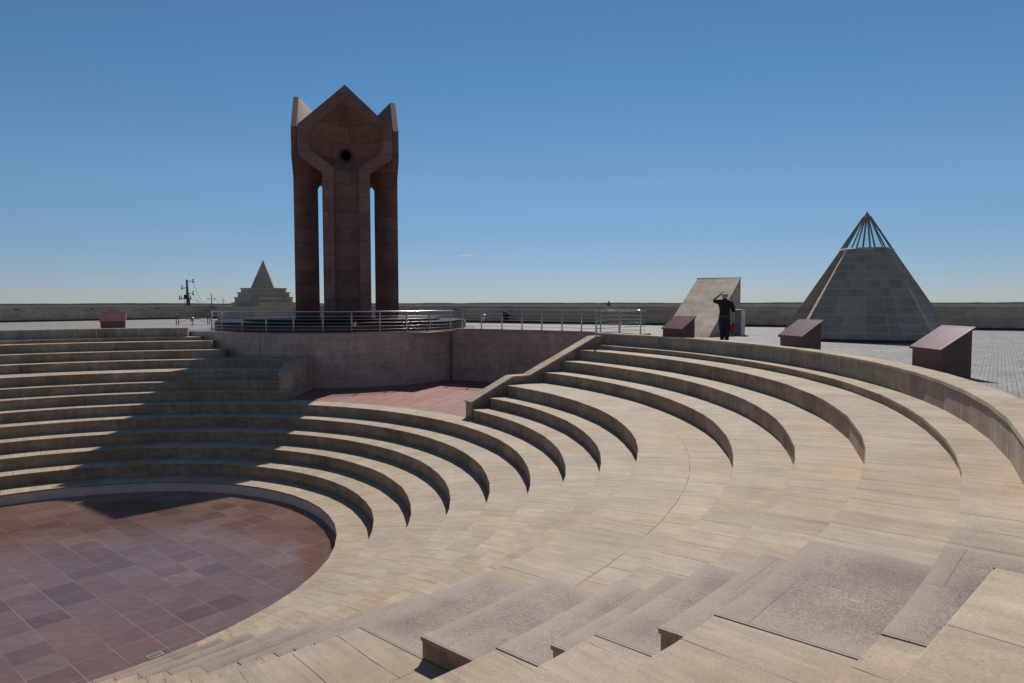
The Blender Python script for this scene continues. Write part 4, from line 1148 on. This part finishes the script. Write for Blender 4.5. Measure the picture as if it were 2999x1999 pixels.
crouch = bpy.data.objects.new('person', cb_); C.objects.link(crouch)
crouch.location = (-.38, 53.6, GP); crouch.scale = (1.12,) * 3; crouch.rotation_euler = (0, 0, R(0))
tag(crouch, 'figure all in black crouching against the far wall, seen through the railing', 'person')
garment(cb_, 'dark_clothing', lambda c: c.z > .07 and c.x > -.3 and not (c.z > .8), .03, M_shirt, crouch)
garment(cb_, 'hood', lambda c: c.z > .72 and c.x < -.22, .02, M_shirt, crouch)

# ------------------------------------------------------------------ small cloud low in the sky
mb = MB(); rnd = random.Random(11)
for i in range(26):
    t = i / 25; cx_ = -230 + 360 * t + rnd.uniform(-10, 10); cz = rnd.uniform(-6, 8) + (22 * math.exp(-((t - .62) / .13) ** 2)) - 10 * t
    rx, rz = rnd.uniform(26, 46), rnd.uniform(12, 19)
    if t < .15: rx *= .5; rz *= .5
    mb2 = MB(); mb2.lathe((0, 0, 0), [(math.sin(PI * j / 8) + .0001, math.cos(PI * j / 8)) for j in range(8, -1, -1)], 12)
    base = len(mb.v)
    for f in mb2.f: mb.f.append(([i_ + base for i_ in f[0]], None, 0, True))
    mb.v += [(cx_ + p[0] * rx, p[1] * 30, cz + p[2] * rz) for p in mb2.v]
cm, ntc, bc = mat('cloud_vapour')
ntc.nodes.remove(bc)
pv = N(ntc, 'ShaderNodeVolumePrincipled'); pv.inputs['Density'].default_value = .016; pv.inputs['Anisotropy'].default_value = .35; pv.inputs['Color'].default_value = (1, 1, 1, 1)
ntc.links.new(pv.outputs[0], ntc.nodes['Material Output'].inputs['Volume'])
cl = mb.obj('cloud', [cm]); cl.location = (-1000, 16200, 1105); cl.rotation_euler = (0, 0, 0)
tag(cl, 'small flat white cloud low in the sky right of the monument', 'cloud', kind='structure')

# ------------------------------------------------------------------ haze
hz = MB(); hz.box(-26000, 26000, -400, 19000 - 3200, -6.4, 15.2)
hm, nth, bh_ = mat('haze'); nth.nodes.remove(bh_)
pv = N(nth, 'ShaderNodeVolumePrincipled'); pv.inputs['Density'].default_value = 2.5e-5; pv.inputs['Color'].default_value = (.74, .86, 1, 1); pv.inputs['Anisotropy'].default_value = .2
nth.links.new(pv.outputs[0], nth.nodes['Material Output'].inputs['Volume'])
tag(hz.obj('haze', [hm]), 'thin bluish haze over the far steppe', 'haze', kind='stuff')
